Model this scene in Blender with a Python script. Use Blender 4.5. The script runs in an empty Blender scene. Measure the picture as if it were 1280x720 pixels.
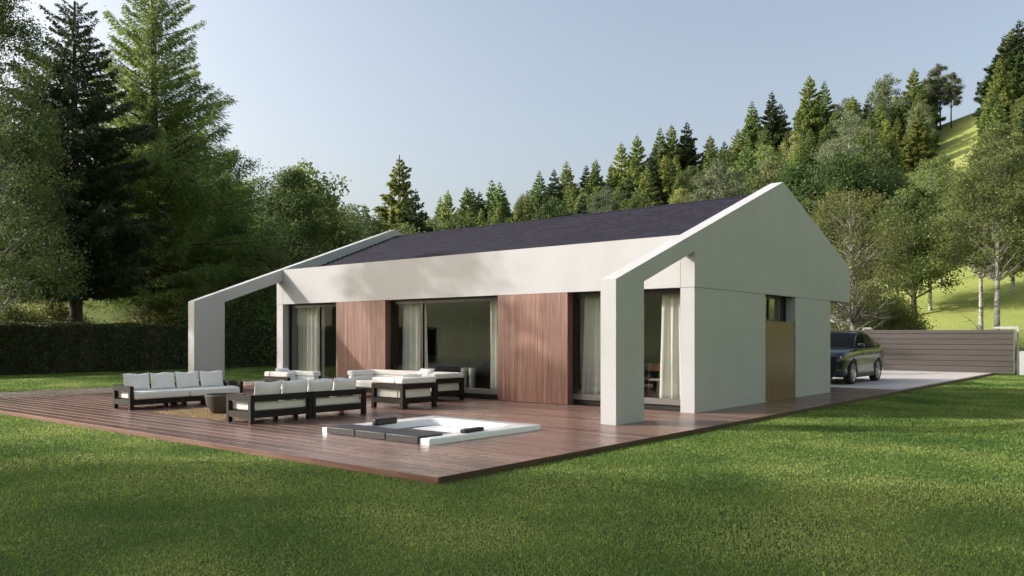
import bpy, bmesh, math, random
import numpy as np
from mathutils import Vector, Matrix

sc = bpy.context.scene
col = sc.collection
R = math.radians

# ------------------------------------------------------------------ camera, sky, sun, exposure
CAMP = (-15.67, -7.98, 1.6)
YAW = 39.563                       # heading from +X towards +Y
cd = bpy.data.cameras.new('camera'); cam = bpy.data.objects.new('camera', cd); col.objects.link(cam)
cam.location = CAMP
cam.rotation_euler = (R(90), 0, R(YAW - 90))
cd.sensor_width = 36; cd.lens = 36 * 1023.3 / 1280
cd.shift_y = (421.1 - 360) / 1280
cd.clip_start = 0.1; cd.clip_end = 3000
sc.camera = cam

SUN_EL, SUN_AZ = 23.9, math.degrees(math.atan2(1.5, -1.0))    # azimuth from +X
w = bpy.data.worlds.new('World'); sc.world = w; w.use_nodes = True
wn = w.node_tree.nodes; wl = w.node_tree.links
bg = wn['Background']; sky = wn.new('ShaderNodeTexSky')
sky.sky_type = 'NISHITA'; sky.sun_disc = False
sky.sun_elevation = R(SUN_EL); sky.sun_rotation = R(90 - SUN_AZ)
sky.air_density = 1.0; sky.dust_density = 5.0; sky.ozone_density = 0.4; sky.altitude = 0
shs = wn.new('ShaderNodeHueSaturation'); shs.inputs['Saturation'].default_value = .74; shs.inputs['Value'].default_value = .93
wl.new(sky.outputs[0], shs.inputs['Color']); wl.new(shs.outputs[0], bg.inputs[0]); bg.inputs[1].default_value = 0.15
sd = bpy.data.lights.new('sun', 'SUN'); sun = bpy.data.objects.new('sun', sd); col.objects.link(sun)
sd.energy = 2.4; sd.angle = R(0.5); sd.color = (1.0, 0.97, 0.925)
dv = Vector((math.cos(R(SUN_AZ)) * math.cos(R(SUN_EL)), math.sin(R(SUN_AZ)) * math.cos(R(SUN_EL)), math.sin(R(SUN_EL))))
sun.rotation_euler = dv.to_track_quat('Z', 'Y').to_euler()
sc.view_settings.view_transform = 'Standard'; sc.view_settings.look = 'None'
sc.view_settings.exposure = 0.85; sc.view_settings.gamma = 1.0; sc.view_settings.use_curve_mapping = False
cy = sc.cycles
cy.max_bounces = 6; cy.diffuse_bounces = 3; cy.glossy_bounces = 4; cy.transmission_bounces = 4; cy.transparent_max_bounces = 10
cy.sample_clamp_indirect = 6; cy.caustics_reflective = False; cy.caustics_refractive = False
cy.use_denoising = True

# ------------------------------------------------------------------ tagging
def tag(o, label=None, cat=None, group=None, kind=None):
    if label: o['label'] = label
    if cat: o['category'] = cat
    if group: o['group'] = group
    if kind: o['kind'] = kind
    return o
def empty(name, loc=(0, 0, 0), rz=0, label=None, cat=None, group=None):
    o = bpy.data.objects.new(name, None); col.objects.link(o)
    o.location = loc; o.rotation_euler = (0, 0, rz); o.empty_display_size = .3
    return tag(o, label, cat, group)
def copy_tree(o, parent=None):
    c = o.copy(); col.objects.link(c); c.parent = parent
    for ch in list(o.children): copy_tree(ch, c)
    return c

# ------------------------------------------------------------------ materials
def new_mat(name):
    m = bpy.data.materials.new(name); m.use_nodes = True
    nt = m.node_tree; return m, nt, nt.nodes, nt.links, nt.nodes['Principled BSDF']
def inp(n, k, v):
    if k in n.inputs: n.inputs[k].default_value = v
def c4(c): return (c[0], c[1], c[2], 1)
def ramp(ns, stops):
    r = ns.new('ShaderNodeValToRGB'); e = r.color_ramp.elements
    while len(e) < len(stops): e.new(.5)
    for i, (p, c) in enumerate(stops): e[i].position = p; e[i].color = c4(c)
    return r
def mat_noise(name, c1, c2, scale=3, rough=.6, bump=0.1, bscale=60, stretch=(1, 1, 1), metal=0, spec=.5, coat=0, island=0.0, detail=6, rvar=.1, bdist=.01):
    """two-tone noise with fine bump; island: brightness change from piece to piece"""
    m, nt, ns, ls, b = new_mat(name)
    tc = ns.new('ShaderNodeTexCoord'); mp = ns.new('ShaderNodeMapping'); mp.inputs['Scale'].default_value = stretch
    ls.new(tc.outputs['Object'], mp.inputs[0])
    n = ns.new('ShaderNodeTexNoise'); n.inputs['Scale'].default_value = scale; n.inputs['Detail'].default_value = detail
    ls.new(mp.outputs[0], n.inputs['Vector'])
    r = ramp(ns, [(.3, c1), (.7, c2)]); ls.new(n.outputs[0], r.inputs[0])
    out = r.outputs[0]
    if island:
        g = ns.new('ShaderNodeNewGeometry')
        mr = ns.new('ShaderNodeMapRange'); mr.inputs[3].default_value = 1 - island; mr.inputs[4].default_value = 1 + island
        ls.new(g.outputs['Random Per Island'], mr.inputs[0])
        hs = ns.new('ShaderNodeHueSaturation'); ls.new(mr.outputs[0], hs.inputs['Value']); ls.new(out, hs.inputs['Color']); out = hs.outputs[0]
    ls.new(out, b.inputs['Base Color'])
    b.inputs['Roughness'].default_value = rough
    if rvar:
        m2 = ns.new('ShaderNodeMapRange'); m2.inputs[3].default_value = max(.02, rough - rvar); m2.inputs[4].default_value = min(1, rough + rvar)
        ls.new(n.outputs[0], m2.inputs[0]); ls.new(m2.outputs[0], b.inputs['Roughness'])
    b.inputs['Metallic'].default_value = metal
    inp(b, 'Specular IOR Level', spec); inp(b, 'Coat Weight', coat); inp(b, 'Coat Roughness', .03)
    if bump:
        n2 = ns.new('ShaderNodeTexNoise'); n2.inputs['Scale'].default_value = bscale; n2.inputs['Detail'].default_value = 4
        ls.new(mp.outputs[0], n2.inputs['Vector'])
        bp = ns.new('ShaderNodeBump'); bp.inputs['Strength'].default_value = bump; bp.inputs['Distance'].default_value = bdist
        ls.new(n2.outputs[0], bp.inputs['Height']); ls.new(bp.outputs[0], b.inputs['Normal'])
    return m
def mat_leaf(name, cols, trans=.35, rough=.5, spec=.3):
    """leaf sheets: colour differs leaf by leaf and tree by tree, part of the light passes through"""
    m, nt, ns, ls, b = new_mat(name)
    g = ns.new('ShaderNodeNewGeometry'); oi = ns.new('ShaderNodeObjectInfo')
    r = ramp(ns, [(i / (len(cols) - 1), c) for i, c in enumerate(cols)])
    ls.new(g.outputs['Random Per Island'], r.inputs[0])
    mr = ns.new('ShaderNodeMapRange'); mr.inputs[3].default_value = .72; mr.inputs[4].default_value = 1.3
    ls.new(oi.outputs['Random'], mr.inputs[0])
    hs = ns.new('ShaderNodeHueSaturation'); ls.new(mr.outputs[0], hs.inputs['Value']); ls.new(r.outputs[0], hs.inputs['Color'])
    m2 = ns.new('ShaderNodeMapRange'); m2.inputs[3].default_value = .487; m2.inputs[4].default_value = .53
    ml = ns.new('ShaderNodeMath'); ml.operation = 'FRACT'; mm = ns.new('ShaderNodeMath'); mm.operation = 'MULTIPLY'; mm.inputs[1].default_value = 7.31
    ls.new(oi.outputs['Random'], mm.inputs[0]); ls.new(mm.outputs[0], ml.inputs[0]); ls.new(ml.outputs[0], m2.inputs[0]); ls.new(m2.outputs[0], hs.inputs['Hue'])
    ls.new(hs.outputs[0], b.inputs['Base Color']); b.inputs['Roughness'].default_value = rough; inp(b, 'Specular IOR Level', spec)
    t = ns.new('ShaderNodeBsdfTranslucent'); h2 = ns.new('ShaderNodeHueSaturation'); h2.inputs['Value'].default_value = 1.5; h2.inputs['Hue'].default_value = .485
    ls.new(hs.outputs[0], h2.inputs['Color']); ls.new(h2.outputs[0], t.inputs[0])
    mx = ns.new('ShaderNodeMixShader'); mx.inputs[0].default_value = trans
    ls.new(b.outputs[0], mx.inputs[1]); ls.new(t.outputs[0], mx.inputs[2]); ls.new(mx.outputs[0], ns['Material Output'].inputs[0])
    return m
def mat_glass(name, tint=(.9, .93, .92), base=.06, rough=0.0):
    """thin pane: part mirror, more so at a glancing angle, the rest goes straight through"""
    m, nt, ns, ls, b = new_mat(name); ns.remove(b)
    lw = ns.new('ShaderNodeLayerWeight'); lw.inputs[0].default_value = .5
    pw = ns.new('ShaderNodeMath'); pw.operation = 'POWER'; pw.inputs[1].default_value = 4; ls.new(lw.outputs['Facing'], pw.inputs[0])
    mu = ns.new('ShaderNodeMapRange'); mu.inputs[3].default_value = base; mu.inputs[4].default_value = .9; ls.new(pw.outputs[0], mu.inputs[0])
    t = ns.new('ShaderNodeBsdfTransparent'); t.inputs[0].default_value = c4(tint)
    gl = ns.new('ShaderNodeBsdfGlossy'); gl.inputs['Roughness'].default_value = rough
    mx = ns.new('ShaderNodeMixShader'); ls.new(mu.outputs[0], mx.inputs[0]); ls.new(t.outputs[0], mx.inputs[1]); ls.new(gl.outputs[0], mx.inputs[2])
    ls.new(mx.outputs[0], ns['Material Output'].inputs[0]); return m

M = {}
M['plaster'] = mat_noise('white_plaster', (.465, .467, .475), (.51, .512, .52), 1.2, .85, .12, 90, island=0, bdist=.004)
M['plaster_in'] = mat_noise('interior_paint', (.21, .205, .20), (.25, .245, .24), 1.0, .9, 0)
M['black_metal'] = mat_noise('black_metal', (.010, .010, .011), (.016, .015, .015), 5, .4, 0)
M['grey_metal'] = mat_noise('grey_metal', (.13, .12, .11), (.16, .15, .14), 5, .45, 0)
M['glass'] = mat_glass('window_glass', (.92, .93, .91), .06)
M['cushion'] = mat_noise('white_fabric', (.77, .76, .74), (.83, .82, .80), 9, .95, .25, 260, bdist=.004, spec=.2)
M['dark_wood'] = mat_noise('dark_wood', (.010, .0075, .006), (.018, .014, .011), 6, .6, .15, 50, (1, 1, 1), island=.2, bdist=.004, spec=.25)
M['bowl'] = mat_noise('bowl_concrete', (.045, .037, .032), (.075, .062, .054), 6, .8, .2, 40)
M['tub'] = mat_noise('acrylic_white', (.78, .79, .80), (.82, .82, .82), 2, .18, 0, spec=.6)
M['vinyl'] = mat_noise('black_vinyl', (.009, .009, .010), (.014, .014, .016), 14, .5, .15, 90, bdist=.004)
M['rubber'] = mat_noise('tyre_rubber', (.014, .014, .014), (.022, .022, .022), 14, .75, .1, 50)
M['alloy'] = mat_noise('alloy', (.45, .45, .46), (.55, .55, .56), 4, .28, 0, metal=1)
M['paint'] = mat_noise('car_paint', (.006, .010, .020), (.008, .013, .026), 4, .25, 0, metal=0, coat=.55, rvar=0)
M['car_glass'] = mat_noise('car_glass', (.004, .005, .006), (.006, .007, .008), 4, .03, 0, spec=.06, rvar=0)
M['lamp'] = mat_noise('headlight_lens', (.35, .37, .40), (.6, .62, .65), 30, .06, 0, spec=1, rvar=0, coat=1)
M['car_trim'] = mat_noise('car_trim', (.01, .01, .01), (.014, .014, .014), 8, .5, 0)
M['concrete'] = mat_noise('driveway_concrete', (.46, .42, .40), (.56, .52, .50), 1.6, .85, .2, 80)
M['gate'] = mat_noise('taupe_boards', (.068, .058, .052), (.088, .075, .067), 3, .6, .1, 40, (1, .1, 1), island=.06)
M['fence_green'] = mat_noise('dark_slats', (.03, .05, .035), (.045, .065, .045), 3, .6, .1, 40)
M['tv'] = mat_noise('tv_screen', (.006, .006, .007), (.008, .008, .009), 2, .12, 0)
M['curtain'] = None
M['ceramic'] = mat_noise('grey_ceramic', (.42, .41, .40), (.5, .49, .47), 5, .35, 0)
M['cabinet'] = mat_noise('cabinet_paint', (.16, .16, .165), (.2, .2, .205), 3, .4, 0)
M['chair_wood'] = mat_noise('walnut', (.14, .06, .03), (.22, .1, .055), 6, .45, .1, 40, (1, 1, .2))
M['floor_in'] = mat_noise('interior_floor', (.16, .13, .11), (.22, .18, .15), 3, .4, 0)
# translucent curtain
def mk_curtain():
    m, nt, ns, ls, b = new_mat('curtain_fabric')
    b.inputs['Base Color'].default_value = (.88, .87, .84, 1); b.inputs['Roughness'].default_value = .9
    wv = ns.new('ShaderNodeTexNoise'); wv.inputs['Scale'].default_value = 400
    bp = ns.new('ShaderNodeBump'); bp.inputs['Strength'].default_value = .1; bp.inputs['Distance'].default_value = .002
    ls.new(wv.outputs[0], bp.inputs['Height']); ls.new(bp.outputs[0], b.inputs['Normal'])
    t = ns.new('ShaderNodeBsdfTranslucent'); t.inputs[0].default_value = (.8, .78, .74, 1)
    mx = ns.new('ShaderNodeMixShader'); mx.inputs[0].default_value = .15
    ls.new(b.outputs[0], mx.inputs[1]); ls.new(t.outputs[0], mx.inputs[2]); ls.new(mx.outputs[0], ns['Material Output'].inputs[0]); return m
M['curtain'] = mk_curtain()

def mat_boards(name, cs, grain_axis, rough, coat=0.0, bstr=.25, isl=.18, grain=9, dist=1.2):
    """timber: long grain along one axis, tone changes board by board"""
    m, nt, ns, ls, b = new_mat(name)
    tc = ns.new('ShaderNodeTexCoord'); g = ns.new('ShaderNodeNewGeometry')
    add = ns.new('ShaderNodeVectorMath'); add.operation = 'MULTIPLY_ADD'
    add.inputs[1].default_value = (37, 53, 71)
    cmb = ns.new('ShaderNodeCombineXYZ')
    for i in range(3): ls.new(g.outputs['Random Per Island'], cmb.inputs[i])
    ls.new(cmb.outputs[0], add.inputs[0]); ls.new(tc.outputs['Object'], add.inputs[2])
    s = [grain] * 3; s[grain_axis] = .35
    mp = ns.new('ShaderNodeMapping'); mp.inputs['Scale'].default_value = s; ls.new(add.outputs[0], mp.inputs[0])
    n = ns.new('ShaderNodeTexNoise'); n.inputs['Scale'].default_value = 1.6; n.inputs['Detail'].default_value = 7; n.inputs['Distortion'].default_value = dist
    ls.new(mp.outputs[0], n.inputs['Vector'])
    r = ramp(ns, [(.28, cs[0]), (.5, cs[1]), (.72, cs[2])]); ls.new(n.outputs[0], r.inputs[0])
    mr = ns.new('ShaderNodeMapRange'); mr.inputs[3].default_value = 1 - isl; mr.inputs[4].default_value = 1 + isl
    ls.new(g.outputs['Random Per Island'], mr.inputs[0])
    hs = ns.new('ShaderNodeHueSaturation'); ls.new(mr.outputs[0], hs.inputs['Value']); ls.new(r.outputs[0], hs.inputs['Color'])
    ls.new(hs.outputs[0], b.inputs['Base Color'])
    m2 = ns.new('ShaderNodeMapRange'); m2.inputs[3].default_value = rough - .08; m2.inputs[4].default_value = rough + .14
    ls.new(n.outputs[0], m2.inputs[0]); ls.new(m2.outputs[0], b.inputs['Roughness'])
    bp = ns.new('ShaderNodeBump'); bp.inputs['Strength'].default_value = bstr; bp.inputs['Distance'].default_value = .004
    ls.new(n.outputs[0], bp.inputs['Height']); ls.new(bp.outputs[0], b.inputs['Normal'])
    inp(b, 'Coat Weight', coat); inp(b, 'Coat Roughness', .12); return m
M['deck'] = mat_boards('deck_timber', [(.13, .074, .058), (.17, .099, .079), (.21, .128, .103)], 1, .25, isl=.3, grain=22, dist=.2, bstr=.12)
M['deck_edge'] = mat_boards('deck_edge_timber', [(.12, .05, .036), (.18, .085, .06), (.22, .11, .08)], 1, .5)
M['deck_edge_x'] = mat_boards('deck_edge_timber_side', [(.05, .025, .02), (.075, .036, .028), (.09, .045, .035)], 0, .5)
M['cladding'] = mat_boards('cladding_timber', [(.10, .044, .033), (.20, .097, .072), (.295, .155, .120)], 2, .45, isl=.2)
M['door'] = mat_boards('bronze_door', [(.115, .056, .024), (.135, .068, .030), (.155, .08, .037)], 2, .28, coat=0, bstr=.03, isl=.02)

# roof shingles
def mk_roof():
    m, nt, ns, ls, b = new_mat('roof_shingle')
    g = ns.new('ShaderNodeNewGeometry')
    r = ramp(ns, [(0, (.020, .020, .033)), (.5, (.025, .024, .040)), (1, (.031, .029, .048))]); ls.new(g.outputs['Random Per Island'], r.inputs[0])
    ls.new(r.outputs[0], b.inputs['Base Color']); b.inputs['Roughness'].default_value = .8; inp(b, 'Specular IOR Level', .15)
    n = ns.new('ShaderNodeTexNoise'); n.inputs['Scale'].default_value = 60
    bp = ns.new('ShaderNodeBump'); bp.inputs['Strength'].default_value = .3; bp.inputs['Distance'].default_value = .01
    ls.new(n.outputs[0], bp.inputs['Height']); ls.new(bp.outputs[0], b.inputs['Normal']); return m
M['roof'] = mk_roof()
def mk_pebble(name, cols):
    m, nt, ns, ls, b = new_mat(name)
    g = ns.new('ShaderNodeNewGeometry'); r = ramp(ns, [(i / (len(cols) - 1), c) for i, c in enumerate(cols)])
    ls.new(g.outputs['Random Per Island'], r.inputs[0]); ls.new(r.outputs[0], b.inputs['Base Color']); b.inputs['Roughness'].default_value = .7; return m
M['gold_gravel'] = mk_pebble('golden_pebbles', [(.10, .06, .022), (.30, .19, .07), (.42, .29, .13), (.2, .125, .045)])
M['grey_gravel'] = mk_pebble('pale_pebbles', [(.18, .13, .10), (.36, .28, .22), (.45, .37, .30), (.26, .2, .16)])
# ground
def mk_ground():
    m, nt, ns, ls, b = new_mat('meadow_grass')
    tc = ns.new('ShaderNodeTexCoord')
    n1 = ns.new('ShaderNodeTexNoise'); n1.inputs['Scale'].default_value = .35; n1.inputs['Detail'].default_value = 5
    n2 = ns.new('ShaderNodeTexNoise'); n2.inputs['Scale'].default_value = 14; n2.inputs['Detail'].default_value = 8
    ls.new(tc.outputs['Object'], n1.inputs[0]); ls.new(tc.outputs['Object'], n2.inputs[0])
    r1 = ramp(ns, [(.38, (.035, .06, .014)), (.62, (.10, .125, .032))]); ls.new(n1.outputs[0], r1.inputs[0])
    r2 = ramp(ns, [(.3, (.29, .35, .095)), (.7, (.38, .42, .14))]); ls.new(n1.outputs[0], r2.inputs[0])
    # hill meadow is paler than the lawn, its sunlit brightness put into the colour
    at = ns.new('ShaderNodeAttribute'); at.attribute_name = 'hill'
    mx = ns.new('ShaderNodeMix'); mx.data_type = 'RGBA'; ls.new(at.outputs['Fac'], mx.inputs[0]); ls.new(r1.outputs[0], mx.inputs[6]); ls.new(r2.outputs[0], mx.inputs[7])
    r3 = ramp(ns, [(.3, (.65, .65, .6)), (.7, (1.2, 1.2, 1.15))]); ls.new(n2.outputs[0], r3.inputs[0])
    mu = ns.new('ShaderNodeMix'); mu.data_type = 'RGBA'; mu.blend_type = 'MULTIPLY'; mu.inputs[0].default_value = 1
    ls.new(mx.outputs[2], mu.inputs[6]); ls.new(r3.outputs[0], mu.inputs[7]); ls.new(mu.outputs[2], b.inputs['Base Color'])
    b.inputs['Roughness'].default_value = .9; inp(b, 'Specular IOR Level', .15)
    bp = ns.new('ShaderNodeBump'); bp.inputs['Strength'].default_value = .8; bp.inputs['Distance'].default_value = .06
    ls.new(n2.outputs[0], bp.inputs['Height']); ls.new(bp.outputs[0], b.inputs['Normal']); return m
M['ground'] = mk_ground()
def mk_grass():
    m, nt, ns, ls, b = new_mat('lawn_blades')
    tc = ns.new('ShaderNodeTexCoord'); g = ns.new('ShaderNodeNewGeometry')
    n1 = ns.new('ShaderNodeTexNoise'); n1.inputs['Scale'].default_value = .45; n1.inputs['Detail'].default_value = 5
    ls.new(tc.outputs['Object'], n1.inputs[0])
    r1 = ramp(ns, [(.36, (.11, .21, .046)), (.5, (.20, .30, .075)), (.64, (.33, .405, .125))]); ls.new(n1.outputs[0], r1.inputs[0])  # yellowish patches put sunlit areas of the lawn into the blade colour
    r3 = ramp(ns, [(0, (.55, .6, .55)), (.6, (1.05, 1.05, 1.0)), (.93, (1.3, 1.25, 1.1)), (1, (2.2, 1.9, 1.5))]); ls.new(g.outputs['Random Per Island'], r3.inputs[0])
    mu = ns.new('ShaderNodeMix'); mu.data_type = 'RGBA'; mu.blend_type = 'MULTIPLY'; mu.inputs[0].default_value = 1
    ls.new(r1.outputs[0], mu.inputs[6]); ls.new(r3.outputs[0], mu.inputs[7]); ls.new(mu.outputs[2], b.inputs['Base Color'])
    b.inputs['Roughness'].default_value = .5; inp(b, 'Specular IOR Level', .3)
    t = ns.new('ShaderNodeBsdfTranslucent'); ls.new(mu.outputs[2], t.inputs[0])
    mx = ns.new('ShaderNodeMixShader'); mx.inputs[0].default_value = .45
    ls.new(b.outputs[0], mx.inputs[1]); ls.new(t.outputs[0], mx.inputs[2]); ls.new(mx.outputs[0], ns['Material Output'].inputs[0]); return m
M['grass'] = mk_grass()
M['bark_dark'] = mat_noise('dark_bark', (.03, .022, .016), (.075, .055, .04), 5, .9, .6, 16, (1, 1, .25), bdist=.04)
def mk_birch():
    m, nt, ns, ls, b = new_mat('birch_bark')
    tc = ns.new('ShaderNodeTexCoord'); mp = ns.new('ShaderNodeMapping'); mp.inputs['Scale'].default_value = (2.2, 2.2, 4.5); ls.new(tc.outputs['Object'], mp.inputs[0])
    n = ns.new('ShaderNodeTexNoise'); n.inputs['Scale'].default_value = 1.5; n.inputs['Detail'].default_value = 6; n.inputs['Roughness'].default_value = .7; ls.new(mp.outputs[0], n.inputs[0])
    r = ramp(ns, [(.40, (.03, .026, .022)), (.48, (.42, .40, .36)), (.7, (.62, .6, .55))]); ls.new(n.outputs[0], r.inputs[0])
    ls.new(r.outputs[0], b.inputs['Base Color']); b.inputs['Roughness'].default_value = .75; return m
M['bark_birch'] = mk_birch()
L_ = mat_leaf
M['l_dark'] = L_('leaf_dark_conifer', [(.03, .052, .022), (.055, .088, .034), (.09, .13, .05)], 0.25)
M['l_spruce'] = L_('leaf_spruce', [(.09, .13, .04), (.15, .20, .06), (.25, .31, .10)], .4)
M['l_lime'] = L_('leaf_light_conifer', [(.14, .185, .05), (.21, .26, .07), (.32, .36, .11)], 0.45)
M['l_hero'] = L_('leaf_larch', [(.07, .11, .03), (.12, .17, .045), (.22, .27, .08)], .5)
M['l_olive'] = L_('leaf_olive', [(.095, .125, .042), (.15, .185, .06), (.23, .26, .095)], 0.45)
M['l_green'] = L_('leaf_deep_green', [(.05, .085, .026), (.09, .135, .04), (.15, .20, .065)], .4)
M['l_birch'] = L_('leaf_birch', [(.12, .155, .05), (.19, .225, .075), (.32, .34, .12)], 0.45)
M['l_grey'] = L_('leaf_grey_green', [(.12, .15, .08), (.17, .20, .11), (.23, .26, .15)], 0.4)
M['l_hedge'] = L_('leaf_hedge', [(.04, .07, .03), (.075, .125, .042), (.14, .20, .065)], .2, .4, .4)

# ------------------------------------------------------------------ mesh helpers
def mesh_np(name, V, F, mats, parent=None, smooth=False, matidx=None):
    """V (n,3) array, F (m,k) array of equal-sided faces -> one object"""
    V = np.asarray(V, dtype=np.float32); F = np.asarray(F, dtype=np.int32)
    me = bpy.data.meshes.new(name); k = F.shape[1]
    me.vertices.add(len(V)); me.vertices.foreach_set('co', V.ravel())
    me.loops.add(F.size); me.loops.foreach_set('vertex_index', F.ravel())
    me.polygons.add(len(F)); me.polygons.foreach_set('loop_start', np.arange(0, F.size, k, dtype=np.int32))
    me.polygons.foreach_set('loop_total', np.full(len(F), k, dtype=np.int32))
    me.update(calc_edges=True)
    if smooth: me.polygons.foreach_set('use_smooth', np.ones(len(F), dtype=bool))
    me.materials.append(mats)
    o = bpy.data.objects.new(name, me); col.objects.link(o); o.parent = parent; return o

class MB:
    def __init__(s): s.bm = bmesh.new()
    def box(s, x0, x1, y0, y1, z0, z1, bev=0, seg=2, rot=None, piv=None):
        vs = [s.bm.verts.new(p) for p in ((x0, y0, z0), (x1, y0, z0), (x1, y1, z0), (x0, y1, z0), (x0, y0, z1), (x1, y0, z1), (x1, y1, z1), (x0, y1, z1))]
        fs = [s.bm.faces.new([vs[i] for i in f]) for f in ((3, 2, 1, 0), (4, 5, 6, 7), (0, 1, 5, 4), (1, 2, 6, 5), (2, 3, 7, 6), (3, 0, 4, 7))]
        geo = vs
        if bev:
            es = list({e for f in fs for e in f.edges})
            r = bmesh.ops.bevel(s.bm, geom=es, offset=bev, segments=seg, affect='EDGES', profile=.5)
            geo = list({v for f in r['faces'] for v in f.verts} | {v for v in vs if v.is_valid})
            if seg > 1:
                for f in r['faces']: f.smooth = True
        if rot is not None:
            bmesh.ops.rotate(s.bm, verts=geo, cent=piv, matrix=rot)
        return geo
    def prism(s, pts, axis, a, b):
        """extrude a 2D outline along an axis from a to b; pts in the other two axes' order"""
        def P(p, t):
            return (t, p[0], p[1]) if axis == 0 else (p[0], t, p[1]) if axis == 1 else (p[0], p[1], t)
        A = [s.bm.verts.new(P(p, a)) for p in pts]; B = [s.bm.verts.new(P(p, b)) for p in pts]
        n = len(pts); s.bm.faces.new(A); s.bm.faces.new(B[::-1])
        for i in range(n): s.bm.faces.new([A[i], B[i], B[(i + 1) % n], A[(i + 1) % n]])
    def lathe(s, prof, cx, cy, n=32, axis='z'):
        rings = []
        for r, z in prof:
            ring = []
            for i in range(n):
                a = 2 * math.pi * i / n
                p = (cx + r * math.cos(a), cy + r * math.sin(a), z) if axis == 'z' else (cx + r * math.cos(a), z, cy + r * math.sin(a))
                ring.append(s.bm.verts.new(p))
            rings.append(ring)
        for a, b in zip(rings, rings[1:]):
            for i in range(n):
                f = s.bm.faces.new([a[i], a[(i + 1) % n], b[(i + 1) % n], b[i]]); f.smooth = True
    def quad(s, pts, smooth=False):
        f = s.bm.faces.new([s.bm.verts.new(p) for p in pts]); f.smooth = smooth
    def build(s, name, mat, parent=None, recalc=True):
        if recalc: bmesh.ops.recalc_face_normals(s.bm, faces=s.bm.faces)
        me = bpy.data.meshes.new(name); s.bm.to_mesh(me); s.bm.free(); me.materials.append(mat)
        o = bpy.data.objects.new(name, me); col.objects.link(o); o.parent = parent; return o
def boxo(name, mat, parent, *a, **k):
    b = MB(); b.box(*a, **k); return b.build(name, mat, parent)

# ------------------------------------------------------------------ terrain
GZ = -0.075
A_K = np.array([-180, -150, -100, -50, -20, 0, 8, 13, 20, 30, 40, 47, 55, 65, 75, 100, 130, 160, 180.])
T_K = np.array([.12, .18, .30, .33, .30, .275, .262, .238, .195, .15, .115, .09, .085, .19, .20, .09, .085, .10, .10])  # slope on the -Y side, out of view, steepened to bounce green light
R_K = np.array([60, 50, 34, 34, 38, 42, 43, 44, 46, 52, 56, 60, 56, 46, 46, 56, 62, 62, 60.])
RC = 155.0
def ground_z(x, y):
    dx = np.asarray(x) - CAMP[0]; dy = np.asarray(y) - CAMP[1]
    d = np.hypot(dx, dy); a = np.degrees(np.arctan2(dy, dx))
    T = np.interp(a, A_K, T_K); r0 = np.interp(a, A_K, R_K)
    u = np.clip((d - r0) / (RC - r0), 0, None)
    z = T * RC * np.where(u < 1, u ** 1.3, 1 + .35 * (1 - np.exp(-(u - 1) * 1.2)))
    und = (np.sin(x * .11 + 1.3) * np.cos(y * .13) * .5 + np.sin(x * .05 - y * .07) * .8) * np.clip((d - r0 - 8) / 40, 0, 1)
    return GZ + z + und
rr = np.concatenate([[0.5], np.linspace(2, 40, 20), np.linspace(42, 170, 65), np.array([180, 195, 215, 240, 280, 340, 450, 700, 1200])])
na = 240; aa = np.linspace(0, 2 * np.pi, na, endpoint=False)
X = CAMP[0] + rr[:, None] * np.cos(aa)[None]; Y = CAMP[1] + rr[:, None] * np.sin(aa)[None]
Z = ground_z(X, Y); V = np.stack([X, Y, Z], -1).reshape(-1, 3)
I = np.arange(len(rr) * na).reshape(len(rr), na); I2 = np.roll(I, -1, 1)
F = np.stack([I[:-1], I[1:], I2[1:], I2[:-1]], -1).reshape(-1, 4)
V = np.concatenate([V, [[CAMP[0], CAMP[1], GZ]]]); c0 = len(V) - 1
ground = mesh_np('grass_ground', V, F, M['ground'], smooth=True); tag(ground, kind='structure')
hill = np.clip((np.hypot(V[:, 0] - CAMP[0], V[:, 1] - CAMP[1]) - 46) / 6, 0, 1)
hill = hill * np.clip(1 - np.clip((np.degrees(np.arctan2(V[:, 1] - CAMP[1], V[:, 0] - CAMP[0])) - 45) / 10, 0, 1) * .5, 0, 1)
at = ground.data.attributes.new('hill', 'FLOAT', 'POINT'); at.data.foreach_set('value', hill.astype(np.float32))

# ------------------------------------------------------------------ deck, driveway, gravel
rnd = random.Random(5)
DX0, DY0, DY1 = -9.05, -1.42, 15.9
TUB = (-7.135, -4.445, .65, 3.2)
PIT = (-7.135, -4.985, 6.3, 9.0)
bd = MB(); x = DX0 + .03; pitch = .27
def board(x, y0, y1):
    y = y0; lim = []
    while y < y1 - .05:
        e = min(y1, y + rnd.uniform(2.2, 5)) if y1 - y > 5 else y1
        if y1 - e < .6: e = y1
        bd.box(x, x + pitch - .022, y + .0015, e - .0015, -.03, rnd.uniform(-.002, 0), bev=.004, seg=1); y = e
while x < 10.9:
    segs = [(DY0 + .03, DY1)] if x < .14 else [(DY0 + .03, .05 if x < 8.3 else 6.0)]
    for a, b in segs:
        cuts = []
        for (x0, x1, y0, y1) in (TUB, PIT):
            if x + pitch > x0 + .01 and x < x1 - .01: cuts.append((y0, y1))
        p = a
        for (y0, y1) in sorted(cuts): board(x, p, y0); p = y1
        board(x, p, b)
    if .14 <= x < 8.3: board(x, 14.85, DY1)
    x += pitch
deck = bd.build('terrace_deck', M['deck']); tag(deck, kind='structure')
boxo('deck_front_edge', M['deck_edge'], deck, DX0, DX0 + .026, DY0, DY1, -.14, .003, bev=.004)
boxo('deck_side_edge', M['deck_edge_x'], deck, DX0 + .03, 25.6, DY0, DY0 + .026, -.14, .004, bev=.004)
boxo('deck_underside', M['black_metal'], deck, DX0 + .03, 25.5, DY0 + .03, DY1, -.11, -.034)
boxo('edge_board', M['deck'], deck, 10.92, 25.5, DY0 + .03, DY0 + .17, -.03, .0, bev=.003)
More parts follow.
